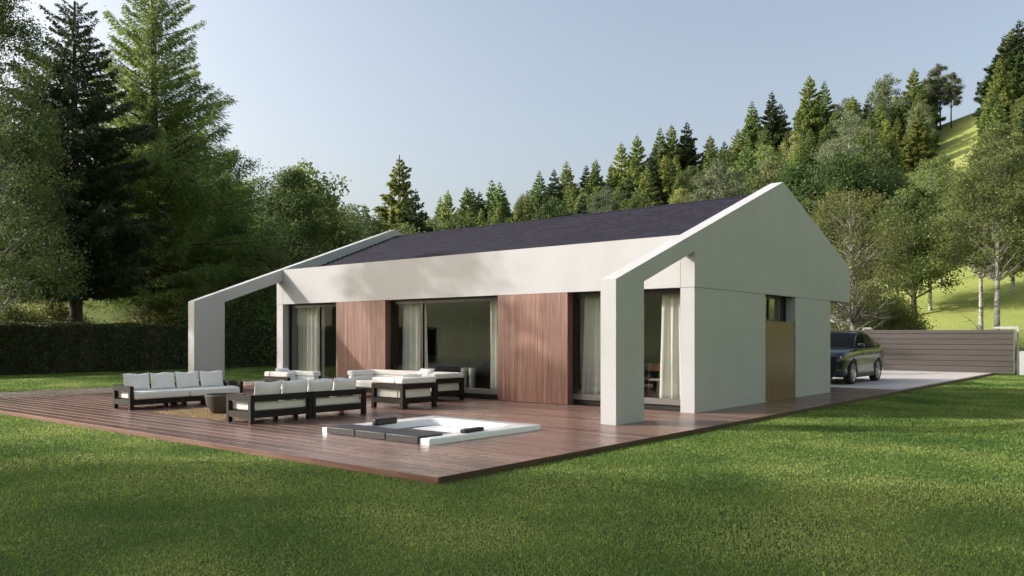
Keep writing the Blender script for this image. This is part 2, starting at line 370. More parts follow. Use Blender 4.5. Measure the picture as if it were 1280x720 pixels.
dr = boxo('driveway', M['concrete'], None, 10.92, 25.9, DY0 + .18, 12, -.1, -.005); tag(dr, kind='structure')
for xx in (15.9, 20.9):
    pass
def pebbles(name, mat, x0, x1, y0, y1, n, s, z):
    rg = np.random.default_rng(len(name)); px = rg.uniform(x0, x1, n); py = rg.uniform(y0, y1, n); pz = z + rg.uniform(0, s * .5, n)
    octa = np.array([(1, 0, 0), (-1, 0, 0), (0, 1, 0), (0, -1, 0), (0, 0, 1), (0, 0, -1)], float)
    fc = np.array([(0, 2, 4), (2, 1, 4), (1, 3, 4), (3, 0, 4), (2, 0, 5), (1, 2, 5), (3, 1, 5), (0, 3, 5)])
    sc_ = rg.uniform(.55, 1.3, (n, 1, 3)) * s; sc_[:, :, 2] *= .65; an = rg.uniform(0, 6.28, n)
    P = octa[None] * sc_; c, s_ = np.cos(an)[:, None], np.sin(an)[:, None]
    Q = np.stack([P[..., 0] * c - P[..., 1] * s_, P[..., 0] * s_ + P[..., 1] * c, P[..., 2]], -1) + np.stack([px, py, pz], -1)[:, None]
    F = (fc[None] + 6 * np.arange(n)[:, None, None]).reshape(-1, 3)
    return mesh_np(name, Q.reshape(-1, 3), F, mat)
g1 = pebbles('golden_gravel', M['gold_gravel'], PIT[0] + .02, PIT[1] - .02, PIT[2] + .02, PIT[3] - .02, 16000, .024, -.008); tag(g1, 'golden gravel bed set into the deck around the dark bowl', 'gravel', kind='stuff')
boxo('gravel_base', M['gold_gravel'], g1, PIT[0], PIT[1], PIT[2], PIT[3], -.06, -.012)
gs = boxo('gravel_path', mat_noise('gravel_bed', (.25, .21, .18), (.38, .33, .28), 30, .9, .5, 60), None, -14, 9, DY1 + .01, 18.55, -.1, -.03); tag(gs, kind='structure')
g2 = pebbles('pale_gravel', M['grey_gravel'], -14, 9, DY1 + .03, 18.5, 60000, .026, -.025); tag(g2, 'pale gravel strip along the far left end of the deck', 'gravel', kind='stuff')
boxo('gravel_edging', M['black_metal'], gs, -14, 9, 18.56, 18.6, -.12, .0)

# ------------------------------------------------------------------ house
house = empty('modern_house', (0, 0, 0), 0, 'white single storey gabled house with dark roof and timber cladding panels', 'house')
W = 14.9; FT = .33; APX, APZ = 4.87, 5.56; EX, EZ = 10.19, 3.72; SOF = 2.65
def gable(y0, y1):
    b = MB()
    b.prism([(-3.06, 0), (-3.06, 2.65), (APX, APZ), (EX, EZ), (EX, SOF), (0, SOF), (0, 3.40), (-2.07, 2.655), (-2.07, 0)], 1, y0, y1)
    b2 = b.build('gable_frame', M['plaster'], house)
    return b2
gable(0, FT); gable(W - FT, W)
boxo('front_fascia', M['plaster'], house, 0.003, .3, FT + .002, W - FT - .002, SOF + .001, 3.765)
boxo('rear_fascia', M['plaster'], house, EX - .3, EX - .003, FT + .002, W - FT - .002, SOF + .001, EZ - .02)
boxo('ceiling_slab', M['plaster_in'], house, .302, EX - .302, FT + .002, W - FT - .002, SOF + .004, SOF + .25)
# roof courses made of separate shingles
def roof_slope(x0, z0, x1, z1):
    n = 22; rg = random.Random(3); V = []; F = []
    L = math.hypot(x1 - x0, z1 - z0); ux, uz = (x1 - x0) / L, (z1 - z0) / L; nx, nz = -uz, ux
    if nz < 0: nx, nz = -nx, -nz
    for i in range(n):
        a = L * i / n; b_ = min(L, L * (i + 1) / n + .03)
        y = FT + .01 - rg.uniform(0, .3)
        while y < W - FT - .01:
            e = y + rg.uniform(.28, .36); ya = max(y, FT + .01); yb = min(e, W - FT - .01); y = e
            if yb - ya < .02: continue
            t = .036 + rg.uniform(0, .006)
            q = []
            for (s_, h) in ((a, 0), (a, t), (b_, 0.004)):
                q.append((x0 + ux * s_ + nx * h, z0 + uz * s_ + nz * h))
            k = len(V)
            for (yy) in (ya, yb - .006):
                for p in q: V.append((p[0], yy, p[1]))
            F += [(k, k + 3, k + 4, k + 1), (k + 1, k + 4, k + 5, k + 2)]
    return V, F
V1, F1 = roof_slope(.3, 3.53, APX, 5.29)
V2, F2 = roof_slope(EX - .3, 3.40, APX, 5.29)
k = len(V1); rf = mesh_np('roof', V1 + V2, F1 + [tuple(i + k for i in f) for f in F2], M['roof'], house)
b = MB(); b.prism([(.25, 3.3), (.25, 3.5), (APX, 5.275), (EX - .25, 3.37), (EX - .25, 3.2)], 1, FT + .003, W - FT - .003); b.build('roof_deck', M['black_metal'], rf)
boxo('ridge_cap', M['roof'], rf, APX - .07, APX + .07, FT + .01, W - FT - .01, 5.28, 5.315, bev=.01)
# lower gable walls (a fine shadow joint at z 2.65)
DR = (3.74, 5.73)
b = MB()
b.box(0, DR[0], .004, FT, 0, SOF - .009); b.build('gable_wall', M['plaster'], house)
boxo('gable_wall', M['plaster'], house, DR[1], 8.45, .004, FT, 0, SOF - .009)
boxo('joint_shadow', M['grey_metal'], house, .02, 8.43, .03, FT - .02, SOF - .0088, SOF - .0004)
boxo('gable_wall', M['plaster'], house, 0, 8.45, W - FT, W - .004, 0, SOF - .009)
boxo('rear_wall', M['plaster'], house, 8.2, 8.449, FT + .001, W - FT - .001, 0, SOF)
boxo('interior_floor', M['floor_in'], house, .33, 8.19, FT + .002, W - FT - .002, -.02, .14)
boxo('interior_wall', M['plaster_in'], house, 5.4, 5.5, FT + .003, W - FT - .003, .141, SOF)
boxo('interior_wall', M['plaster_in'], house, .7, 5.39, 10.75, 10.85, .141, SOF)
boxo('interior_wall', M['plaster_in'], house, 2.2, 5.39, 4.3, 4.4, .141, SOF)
# thin vertical groove between the corner column and the fascia
boxo('joint_strip', M['grey_metal'], house, -.0015, .002, FT - .004, FT + .004, SOF, 3.75)
boxo('joint_strip', M['grey_metal'], house, -.0015, .002, W - FT - .004, W - FT + .004, SOF, 3.75)
# entrance door with a small window above it
d = boxo('entrance_door', M['door'], house, DR[0] + .002, DR[1] - .002, .02, .1, 0, 1.985, bev=.003)
d['label'] = 'bronze brown entrance door panel'
f = MB()
f.box(DR[0], DR[1], .26, .32, 1.985, 2.04); f.box(DR[0], DR[1], .26, .32, 2.58, SOF); f.box(DR[0], DR[0] + .05, .26, .32, 2.04, 2.58); f.box(DR[1] - .05, DR[1], .26, .32, 2.04, 2.58)
f.box(DR[0] + .82, DR[0] + .88, .26, .32, 2.04, 2.58)
boxo('window_sill', M['plaster'], house, DR[0] + .002, DR[1] - .002, .1, .27, 1.93, 1.985)
wf = f.build('window', M['black_metal'], house); boxo('pane', M['glass'], wf, DR[0] + .05, DR[1] - .05, .285, .293, 2.04, 2.58)
# timber cladding panels, boards upright
def cladding(y0, y1):
    b = MB(); rg = random.Random(int(y0 * 10)); y = y0
    while y < y1 - .02:
        wd = rg.choice((.075, .1, .13, .16)); e = min(y1, y + wd)
        if y1 - e < .04: e = y1
        b.box(.006 + rg.uniform(0, .002), .04, y + .0008, e - .0008, 0.005, SOF - .003, bev=.0012, seg=1); y = e
    o = b.build('timber_panel', M['cladding'], house)
    b = MB()
    b.box(.041, .31, y0, y1, .005, SOF - .004); b.build('panel_return', M['cladding'], o)
cladding(9.66, 11.86); cladding(3.28, 5.44)
# big sliding windows
def window(y0, y1, mull, label=None):
    b = MB(); x0, x1 = .23, .31
    b.box(x0, x1, y0, y1, 2.53, SOF - .003); b.box(x0, x1, y0, y0 + .07, .25, 2.53); b.box(x0, x1, y1 - .07, y1, .25, 2.53)
    for m_ in mull: b.box(x0 + .005, x1 - .005, m_ - .055, m_ + .055, .25, 2.53)
    o = b.build('window', M['black_metal'], house)
    boxo('bottom_rail', M['grey_metal'], o, x0 - .01, x1, y0, y1, .12, .25, bev=.004)
    boxo('plinth', M['black_metal'], o, x0 + .05, x1, y0, y1, .0, .118)
    ed = [y0 + .07] + sorted(mull) + [y1 - .07]
    for a, c in zip(ed, ed[1:]):
        boxo('pane', M['glass'], o, .268, .276, a, c, .25, 2.53)
window(11.86, W - FT, [13.02])
window(5.44, 9.66, [8.42])
window(FT, 3.28, [1.75])

# ------------------------------------------------------------------ things behind the glass
def curtain(y0, y1, x, label, seed, ztop=2.6, taper=0.0, folds=None):
    rg = random.Random(seed); n = 120; m = 14; L = y1 - y0; fr = folds or L / .2
    ph = rg.uniform(0, 6); V = []; F = []
    for j in range(m + 1):
        t = j / m; z = .16 + (ztop - .16) * t
        am = .065 - .03 * t
        for i in range(n + 1):
            u = i / n
            yy = y0 + u * L + (math.sin(u * 9 + ph) * .02) * (1 - t) + taper * (1 - t) * (u - .5) * L
            V.append((x + am * math.sin(u * fr * 6.28 + .8 * math.sin(u * 7 + ph) + .25 * math.sin(t * 3 + u * 5)), yy, z))
    for j in range(m):
        for i in range(n):
            a = j * (n + 1) + i; F.append((a, a + 1, a + n + 2, a + n + 1))
    o = mesh_np('curtain', V, F, M['curtain'], smooth=True)
    md = o.modifiers.new('thick', 'SOLIDIFY'); md.thickness = .003
    return tag(o, label, 'curtain', 'white curtains behind the sliding windows')
curtain(13.1, 14.4, .5, 'wide white curtain behind the leftmost window pane', 1)
curtain(8.5, 9.4, .5, 'white curtain at the left edge of the middle window', 2, taper=.2)
curtain(5.5, 6.15, .5, 'white curtain at the right edge of the middle window', 3)
curtain(2.4, 3.1, .5, 'white curtain left of the near white leg', 4, taper=.25)
curtain(.42, 1.05, .5, 'cream curtain between the near leg and the house corner', 5, taper=.18)
tv = empty('television', (2.65, 10.73, 1.55), 0, 'black flat television on the inside wall behind the middle window', 'television')
boxo('screen', M['tv'], tv, -.68, .68, -.05, -.022, -.5, .5, bev=.005); boxo('casing', M['black_metal'], tv, -.6, .6, -.0215, .018, -.4, .4)
cb = empty('sideboard', (2.1, 12.9, .142), 0, 'grey sideboard seen through the leftmost window, dark ornaments on top', 'sideboard')
boxo('carcass', M['cabinet'], cb, 0, .45, -1.4, 1.4, .06, .98, bev=.004); boxo('worktop', M['ceramic'], cb, -.02, .47, -1.42, 1.42, .983, 1.01, bev=.003)
for k_ in range(3): boxo('cabinet_door', M['cabinet'], cb, -.018, -.002, -1.38 + k_ * .93, -.48 + k_ * .93, .08, .96, bev=.003)
orn = None
for i_, (yy, hh, r_) in enumerate(((12.62, .42, .11), (13.0, .58, .15), (13.42, .40, .12))):
    b = MB(); pr = [(0, 0), (r_, .0), (r_ * .95, .03), (r_ * .45, hh * .35), (r_ * .35, hh * .5), (r_ * .12, hh * .62), (r_ * .08, hh * .9), (.004, hh)]
    b.lathe(pr, 0, 0, 20); o = b.build('ornament', M['black_metal']); o.location = (2.3, yy, 1.153)
    tag(o, ('dark ornament on the sideboard, rightmost beside the timber panel', 'tallest dark ornament in the middle of the sideboard', 'small dark ornament on the sideboard just right of the window mullion')[i_], 'ornament', 'dark ornaments on the sideboard')
for i_, (xx, yy) in enumerate(((1.05, 7.55), (1.05, 7.26))):
    b = MB(); b.lathe([(0, 0), (.07, 0), (.08, .05), (.09, .4), (.11, .6), (.104, .6), (.08, .4), (.065, .06), (0, .05)], 0, 0, 24)
    o = b.build('floor_vase', M['ceramic']); o.location = (xx, yy, .142)
    tag(o, ('left one of two tall pale vases on the floor inside the middle window', 'right one of two tall pale vases, next to the curtain inside the middle window')[i_], 'vase', 'pale floor vases')
b = MB(); b.lathe([(0, 0), (.14, 0), (.14, .02), (.012, .03), (.012, 1.75), (.03, 1.76), (.03, 1.95), (0, 1.95)], 0, 0, 20)
o = b.build('floor_lamp', M['ceramic']); o.location = (4.3, 10.3, .142); tag(o, 'slim pale floor lamp standing unlit behind the middle window', 'lamp')
# dining group
dt = empty('dining_table', (2.1, 1.9, .142), 0, 'walnut dining table inside the window nearest the house corner', 'table')
boxo('table_top', M['chair_wood'], dt, -.45, .45, -.9, .9, .71, .75, bev=.006)
for sx in (-.38, .38):
    for sy in (-.8, .8): boxo('leg', M['chair_wood'], dt, sx - .03, sx + .03, sy - .03, sy + .03, 0, .709)
def chair(x, y, rz, label):
    c = empty('dining_chair', (x, y, .142), rz, label, 'chair', 'dining chairs by the corner window')
    boxo('seat', M['cushion'], c, -.22, .22, -.22, .22, .43, .48, bev=.015)
    boxo('backrest', M['chair_wood'], c, -.23, -.2, -.22, .22, .66, .84, bev=.008)
    for sx in (-.2, .2):
        for sy in (-.2, .2): boxo('leg', M['chair_wood'], c, sx - .018, sx + .018, sy - .018, sy + .018, 0, .429 if sx > 0 else .659)
chair(1.35, 1.55, 0, 'wooden dining chair with white seat, nearest the curtain in the corner window')
chair(1.35, 2.25, 0, 'wooden dining chair with white seat, partly behind the near white leg')

# ------------------------------------------------------------------ outdoor seating
def pillow(w_, h_, t_, n=14, seed=0):
    rg = random.Random(seed); V = []; F = []
    a1, a2, a3 = rg.uniform(0, 6), rg.uniform(0, 6), rg.uniform(0, 6)
    for side in (1, -1):
        for j in range(n + 1):
            for i in range(n + 1):
                u = 2 * i / n - 1; v = 2 * j / n - 1
                pin = 1 - .055 * (1 - u * u) * abs(v) ** 3 ; pin2 = 1 - .05 * (1 - v * v) * abs(u) ** 3
                th = t_ / 2 * ((1 - abs(u) ** 3.2) * (1 - abs(v) ** 3.2)) ** .5
                th *= 1 + .06 * math.sin(4 * u + a1) * math.cos(3 * v + a2)
                V.append((u * w_ / 2 * pin2, side * th, h_ / 2 * (1 + v * pin) + .012 * math.sin(u * 4 + a3) * max(0, v)))
    m = (n + 1) ** 2
    for j in range(n):
        for i in range(n):
            a = j * (n + 1) + i; F.append((a, a + 1, a + n + 2, a + n + 1)); F.append((m + a, m + a + n + 1, m + a + n + 2, m + a + 1))
    return V, F
def pillow_obj(name, parent, w_, h_, t_, loc, tilt, rz=0, seed=0):
    V, F = pillow(w_, h_, t_, seed=seed)
    Mx = Matrix.Translation(loc) @ Matrix.Rotation(rz, 4, 'Z') @ Matrix.Rotation(tilt, 4, 'X')
    V = [Mx @ Vector(v) for v in V]
    return mesh_np(name, V, F, M['cushion'], parent, smooth=True)
def sofa(L, loc, rz, label, seed):
    s = empty('outdoor_sofa', loc, rz, label, 'sofa', 'long outdoor sofas facing each other across the bowl')
    D = .82; dw = M['dark_wood']
    b = MB()
    for x in (0, L / 2 - .09, L / 2 + .004, L - .086):      # back posts
        b.box(x, x + .086, 0, .086, 0, .525, bev=.003, seg=1)
    b.box(.087, L / 2 - .091, .005, .08, .405, .52, bev=.003, seg=1); b.box(L / 2 + .091, L - .087, .005, .08, .405, .52, bev=.003, seg=1)
    b.build('back_frame', dw, s)
    for x in (0, L - .086):
        b = MB(); b.box(x, x + .086, D - .086, D, 0, .51, bev=.003, seg=1)
        b.box(x + .002, x + .084, .087, D - .087, .40, .515, bev=.003, seg=1); b.box(x + .002, x + .084, .087, D - .087, .095, .215, bev=.003, seg=1)
        b.build('arm_frame', dw, s)
    b = MB(); b.box(.087, L / 2 - .091, .01, .075, .1, .225, bev=.003, seg=1); b.box(L / 2 + .091, L - .087, .01, .075, .1, .225, bev=.003, seg=1)
    b.box(.087, L - .087, D - .075, D - .01, .1, .215, bev=.003, seg=1)
    b.box(.09, L - .09, .08, D - .08, .19, .212); b.build('seat_frame', dw, s)
    for x in (L * .33, L * .5, L * .66): boxo('leg', dw, s, x - .04, x + .04, D - .3, D - .22, 0, .1)
    for k_ in range(2):
        x0 = .09 + k_ * (L / 2 - .088); b = MB()
        b.box(x0 + .002, x0 + L / 2 - .094, .09, D + .03, .217, .385, bev=.045, seg=4); b.build('seat_cushion', M['cushion'], s)
    rg = random.Random(seed); cw = (L - .3) / 4
    for k_ in range(4):
        pillow_obj('back_cushion', s, cw * .97, .40, .19, (.15 + cw * (k_ + .5), .20 + rg.uniform(-.01, .01), .375), R(10 + rg.uniform(-2, 2)), R(rg.uniform(-3, 3)), seed * 7 + k_)
    return s
sofa(2.74, (-7.16, 5.26, 0), 0, 'dark framed sofa with white cushions seen from its back, right of the bowl', 1)
sofa(2.78, (-4.42, 10.66, 0), math.pi, 'dark framed sofa with four white back cushions facing the camera, left of the bowl', 2)
def wrap_seat(name, Lx, D, loc, rz, label, seed, pil, group=None):
    """low seat with thick cushion arms and back over a dark frame; back along y=0, faces +y"""
    s = empty(name, loc, rz, label, 'armchair' if Lx < 2 else 'sofa', group); dw = M['dark_wood']
    def frame(b, axis, p, q, c):
        # post, rail, rail, post between p and q on line c
        f_ = (lambda u0, u1, v0, v1, z0, z1: b.box(u0, u1, v0, v1, z0, z1, bev=.003, seg=1)) if axis == 'x' else (lambda u0, u1, v0, v1, z0, z1: b.box(v0, v1, u0, u1, z0, z1, bev=.003, seg=1))
        f_(p + .092, q - .092, c + .003, c + .083, .44, .552); f_(p + .092, q - .092, c + .003, c + .083, .12, .235)
    b = MB(); frame(b, 'x', 0, Lx, 0); b.build('back_rail', dw, s)
    b = MB(); frame(b, 'y', 0, D, 0); b.build('side_rail', dw, s)
    b = MB(); frame(b, 'y', 0, D, Lx - .086); b.build('side_rail', dw, s)
    b = MB(); b.box(.092, Lx - .092, D - .083, D - .003, .12, .235, bev=.003, seg=1); b.box(.09, Lx - .09, .09, D - .09, .2, .23); b.build('front_rail', dw, s)
    for x in (0, Lx - .09):
        for y in (0, D - .09): boxo('leg', dw, s, x, x + .09, y, y + .09, 0, .553 if y == 0 else .55, bev=.003, seg=1)
    cu = M['cushion']
    boxo('back_cushion', cu, s, .005, Lx - .005, .004, .26, .556, .69, bev=.035, seg=3)
    boxo('back_cushion', cu, s, .1, Lx - .1, .09, .27, .24, .553, bev=.02, seg=2)
    for x0, x1 in ((.004, .25), (Lx - .25, Lx - .004)):
        boxo('arm_cushion', cu, s, x0, x1, .264, D - .004, .556, .685, bev=.035, seg=3)
        boxo('arm_cushion', cu, s, x0 + .09 if x0 < .1 else x0, x1 if x0 < .1 else x1 - .09, .274, D - .1, .24, .553, bev=.02, seg=2)
        xa, xb = (x0 + .092, x1) if x0 < .1 else (x0, x1 - .092)
        boxo('arm_cushion', cu, s, xa, xb, D - .098, D + .02, .24, .553, bev=.02, seg=2)
    n = 1 if Lx < 2 else 3
    for k_ in range(n):
        a = .26 + k_ * (Lx - .52) / n
        boxo('seat_cushion', cu, s, a, a + (Lx - .52) / n - .006, .28, D + .02, .24, .43, bev=.04, seg=3)
    for (px_, py_, rz_) in pil: pillow_obj('throw_pillow', s, .46, .42, .17, (px_, py_ + .04, .44), R(40), rz_, seed)
    return s
wrap_seat('outdoor_armchair', 1.06, 1.04, (-3.36, 5.30, 0), 0, 'white cushioned armchair on a dark frame, nearest the hot tub', 3, [(.62, .42, R(-25))], 'outdoor armchairs')
wrap_seat('outdoor_armchair', 1.06, 1.04, (-2.16, 10.78, 0), math.pi, 'white cushioned armchair by the far left house corner', 4, [(.55, .36, R(12))], 'outdoor armchairs')
wrap_seat('wide_sofa', 3.4, 1.04, (-.32, 6.28, 0), math.pi / 2, 'wide white cushioned sofa in front of the middle window and timber panel', 5, [(1.1, .42, R(5))])
b = MB(); b.lathe([(0, 0), (.24, 0), (.27, .02), (.36, .18), (.405, .36), (.41, .40), (.37, .40), (.33, .3), (.2, .22), (0, .2)], 0, 0, 48)
bowl = b.build('fire_bowl', M['bowl']); bowl.location = (-6.25, 7.62, 0); tag(bowl, 'round dark concrete fire bowl standing on the golden gravel between the sofas', 'fire bowl')

# ------------------------------------------------------------------ hot tub sunk into the deck
tub = empty('hot_tub', (TUB[0], TUB[2], 0), 0, 'square white hot tub sunk into the deck with black cover slabs and headrests', 'hot tub')
LX, LY = TUB[1] - TUB[0], TUB[3] - TUB[2]
def tub_shell():
    n = 48
    def ring(w0, w1, h0, h1, z, r):
        pts = []
        cx, cy_ = (w0 + w1) / 2, (h0 + h1) / 2; a, b_ = (w1 - w0) / 2, (h1 - h0) / 2
        for i in range(n):
            t = 2 * math.pi * i / n; e = r
            c, s = math.cos(t), math.sin(t)
            pts.append((cx + a * math.copysign(abs(c) ** e, c), cy_ + b_ * math.copysign(abs(s) ** e, s), z))
        return pts
    rings = [ring(0, LX, 0, LY, -.05, .012), ring(0, LX, 0, LY, .078, .012), ring(.008, LX - .008, .008, LY - .008, .086, .012),
             ring(.36, LX - .36, .30, LY - .3, .088, .2), ring(.39, LX - .39, .33, LY - .33, .075, .3), ring(.42, LX - .42, .36, LY - .36, -.22, .32),
             ring(.44, LX - .44, .38, LY - .38, -.24, .32), ring(.8, LX - .8, .75, LY - .75, -.25, .35), ring(.85, LX - .85, .8, LY - .8, -.55, .35), ring(1.2, LX - 1.2, 1.1, LY - 1.1, -.56, .5)]
    V = [p for r_ in rings for p in r_]; F = []
    for j in range(len(rings) - 1):
        for i in range(n): F.append((j * n + i, j * n + (i + 1) % n, (j + 1) * n + (i + 1) % n, (j + 1) * n + i))
    o = mesh_np('tub_shell', V, F, M['tub'], tub); return o
tub_shell()
b = MB(); b.quad([(.9, .9, -.558), (LX - .9, .9, -.558), (LX - .9, LY - .9, -.558), (.9, LY - .9, -.558)]); b.build('tub_floor', M['tub'], tub)
boxo('bench', M['tub'], tub, LX - 1.15, LX - .46, .45, LY - .45, -.2, -.03, bev=.05, seg=3)
boxo('step', M['tub'], tub, LX - 1.55, LX - 1.18, .45, LY - .45, -.24, -.12, bev=.04, seg=3)
for yy in (.75, .95, 1.2): 
    b = MB(); b.lathe([(0, 0), (.025, 0), (.025, .012), (0, .012)], 0, 0, 12); o = b.build('jet', M['black_metal'], tub); o.location = (LX - .62, yy, -.031)
cy0 = LY - .16; cl = .73
for k_ in range(3):
    boxo('cover_slab', M['vinyl'], tub, -.03, .5, cy0 - (k_ + 1) * cl + .012, cy0 - k_ * cl, .002, .112, bev=.012, seg=2)
def headrest(x, y, rz):
    b = MB(); b.box(-.17, .17, -.05, .05, 0, .1, bev=.022, seg=3); o = b.build('headrest', M['vinyl'], tub); o.location = (x, y, .089); o.rotation_euler = (0, 0, rz); return o
headrest(.95, LY - .5, R(4)).scale = (1.55, 1.1, 1.15)
headrest(1.12, .17, R(6)).scale = (1.5, 1.3, .6)

# ------------------------------------------------------------------ car
def loft(stations, ny=None, closed_ends=True):
    V = [p for s in stations for p in s]; n = len(stations[0]); F = []
    for j in range(len(stations) - 1):
        for i in range(n): F.append((j * n + i, (j + 1) * n + i, (j + 1) * n + (i + 1) % n, j * n + (i + 1) % n))
    return V, F, n
def apply_bool(o, cutters):
    for c in cutters:
        m_ = o.modifiers.new('b', 'BOOLEAN'); m_.operation = 'DIFFERENCE'; m_.object = c; m_.solver = 'EXACT'
    bpy.context.view_layer.update()
    me = bpy.data.meshes.new_from_object(o.evaluated_get(bpy.context.evaluated_depsgraph_get()))
    o.modifiers.clear(); o.data = me
    for c in cutters: bpy.data.objects.remove(c)
car = empty('parked_car', (14.5, 1.72, -.005), math.pi, 'glossy dark blue coupe style suv parked on the driveway behind the house', 'car')
car.scale = (1, 1, 1.085)
# x forward; xs, half width, bottom, top
ST = [(2.38, .62, .36, .80), (2.34, .78, .30, .90), (2.2, .88, .25, .98), (1.95, .935, .23, 1.04), (1.6, .96, .22, 1.08), (1.2, .965, .22, 1.11), (.9, .97, .22, 1.13), (.4, .965, .22, 1.15), (-.2, .965, .22, 1.165),
      (-.9, .97, .22, 1.18), (-1.4, .985, .22, 1.20), (-1.8, .985, .24, 1.21), (-2.15, .95, .28, 1.20), (-2.36, .90, .36, 1.16), (-2.46, .80, .48, 1.04)]
def sect(x, w_, zb, zt):
    h = zt - zb
    half = [(.0, zb), (w_ * .55, zb), (w_ * .9, zb + .02), (w_ * .975, zb + .10), (w_ * .965, zb + h * .3), (w_ * .985, zb + h * .55), (w_, zb + h * .70), (w_ * .975, zb + h * .86), (w_ * .90, zt - .025), (w_ * .80, zt), (w_ * .4, zt + .02)]
    pts = [(x, y, z) for y, z in half] + [(x, 0, zt + .025)] + [(x, -y, z) for y, z in half[:0:-1]]
    return pts
V, F, n = loft([sect(*s) for s in ST]); F = [list(f) for f in F]
bm = bmesh.new(); vs = [bm.verts.new(v) for v in V]
for f in F: bm.faces.new([vs[i] for i in f])
bm.faces.new(vs[:n][::-1]); bm.faces.new(vs[-n:]); bmesh.ops.recalc_face_normals(bm, faces=bm.faces)
es = [e for e in bm.edges]
bmesh.ops.subdivide_edges(bm, edges=es, cuts=1, use_grid_fill=True, smooth=.6)
for f in bm.faces: f.smooth = True
me = bpy.data.meshes.new('body'); bm.to_mesh(me); bm.free(); me.materials.append(M['paint'])
body = bpy.data.objects.new('body', me); col.objects.link(body)
cut = []
for wx in (1.42, -1.42):
    for sy in (1, -1):
        b = MB(); b.lathe([(0, sy * .62), (.435, sy * .62), (.435, sy * 1.2), (0, sy * 1.2)], wx, .37, 40, axis='y'); c = b.build('cut', M['black_metal']); cut.append(c)
apply_bool(body, cut); body.parent = car
for wx in (1.42, -1.42):
    for sy in (1, -1):
        wo = bpy.data.objects.new('wheel', None); col.objects.link(wo); wo.parent = car; wo.location = (wx, sy * .84, .37); wo.scale = (1.085, 1, 1)
        b = MB(); b.lathe([(.27, -.12), (.34, -.125), (.365, -.10), (.37, 0), (.365, .10), (.34, .125), (.27, .12), (.265, .0), (.27, -.12)], 0, 0, 40, axis='y'); b.build('tyre', M['rubber'], wo)
        b = MB(); b.lathe([(.268, -.11), (.272, .115), (.255, .118), (.25, .02), (.25, -.1)], 0, 0, 40, axis='y')
        for k_ in range(10):
            a = k_ * math.pi / 5 + (.12 if k_ % 2 else -.12)
            g_ = b.box(.04, .255, .06 * sy - .012, .06 * sy + .03 * sy, -.014, .014) if sy > 0 else b.box(.04, .255, -.09, -.048, -.014, .014)
            bmesh.ops.rotate(b.bm, verts=g_, cent=(0, 0, 0), matrix=Matrix.Rotation(a, 3, 'Y'))
        b.lathe([(0, sy * .1), (.05, sy * .1), (.065, sy * .08), (.065, sy * .03)], 0, 0, 20, axis='y'); b.build('rim', M['alloy'], wo)
        b = MB(); b.lathe([(0, sy * .01), (.24, sy * .01), (.24, sy * -.02), (0, sy * -.02)], 0, 0, 24, axis='y'); b.build('brake_disc', M['car_trim'], wo)
        boxo('wheel_well', M['black_metal'], car, wx - .41, wx + .41, min(sy * .55, sy * .625), max(sy * .55, sy * .625), .25, .78)
# greenhouse
GH = [(.98, 1.13, .86, 1.135, .84), (.55, 1.15, .875, 1.39, .72), (.12, 1.16, .88, 1.59, .64), (-.35, 1.165, .885, 1.66, .61), (-.85, 1.175, .885, 1.645, .60), (-1.3, 1.19, .88, 1.575, .59), (-1.75, 1.20, .86, 1.46, .60), (-2.15, 1.205, .82, 1.32, .63), (-2.42, 1.19, .76, 1.20, .68)]
def lerp(a, b_, t): return tuple(p + (q - p) * t for p, q in zip(a, b_))
gb = {'windscreen': MB(), 'side_windows': MB(), 'roof': MB(), 'rear_window': MB()}
for (a, c) in zip(GH, GH[1:]):
    for sy in (1, -1):
        def P(g, t, off=0):
            return (g[0], sy * (g[2] + (g[4] - g[2]) * t + off), g[1] + (g[3] - g[1]) * t)
        gb['side_windows'].quad([P(a, .0), P(c, .0), P(c, .86), P(a, .86)], True)
        gb['roof'].quad([P(a, .86, .006), P(c, .86, .006), P(c, 1), P(a, 1)], True)
        if a[0] in (.98,) : gb['roof'].quad([P(a, .5, .008), P(a, 1, .008), P(c, 1, .008), P(c, .84, .008)])
    n_ = 4
    for k_ in range(n_):
        def T(g, u): yy = -1 + 2 * u; return (g[0] , yy * g[4], g[3] + .035 * (1 - yy * yy) * (0 if g is GH[0] else 1))
        part = 'windscreen' if c[0] > .1 else ('rear_window' if a[0] < -1.2 else 'roof')
        gb[part].quad([T(a, k_ / n_), T(a, (k_ + 1) / n_), T(c, (k_ + 1) / n_), T(c, k_ / n_)], True)
for nme, b in gb.items():
    bmesh.ops.remove_doubles(b.bm, verts=b.bm.verts, dist=.002); b.build(nme, M['paint'] if nme == 'roof' else M['car_glass'], car)
for sy in (1, -1):
    for (x0, xt) in ((-.38, -.42), (-1.28, -1.2)):
        b = MB(); b.quad([(x0 - .05, sy * .893, 1.17), (x0 + .05, sy * .893, 1.17), (xt + .035, sy * .632, 1.585), (xt - .035, sy * .632, 1.585)])
        b.build('pillar', M['paint'], car)
    b = MB(); b.box(.62, .78, sy * 1.0 - .1, sy * 1.0 + .1, 1.13, 1.28, bev=.04, seg=3); b.build('mirror', M['paint'], car)
    b = MB(); b.box(2.14, 2.3, sy * .71 - .15, sy * .71 + .12, .76, .89, bev=.03, seg=2); b.build('headlight', M['lamp'], car)
    b = MB(); b.box(-2.43, -2.3, sy * .68 - .18, sy * .68 + .15, .86, .97, bev=.03, seg=2); o = b.build('tail_light', mat_noise('red_lens', (.2, .01, .01), (.3, .015, .015), 8, .15, 0), car)
    for hx in (.25, -.75): boxo('door_handle', M['paint'], car, hx - .1, hx + .1, min(sy * .955, sy * .985), max(sy * .955, sy * .985), .93, .96, bev=.01)
boxo('grille', M['car_trim'], car, 2.32, 2.405, -.42, .42, .54, .82, bev=.03)
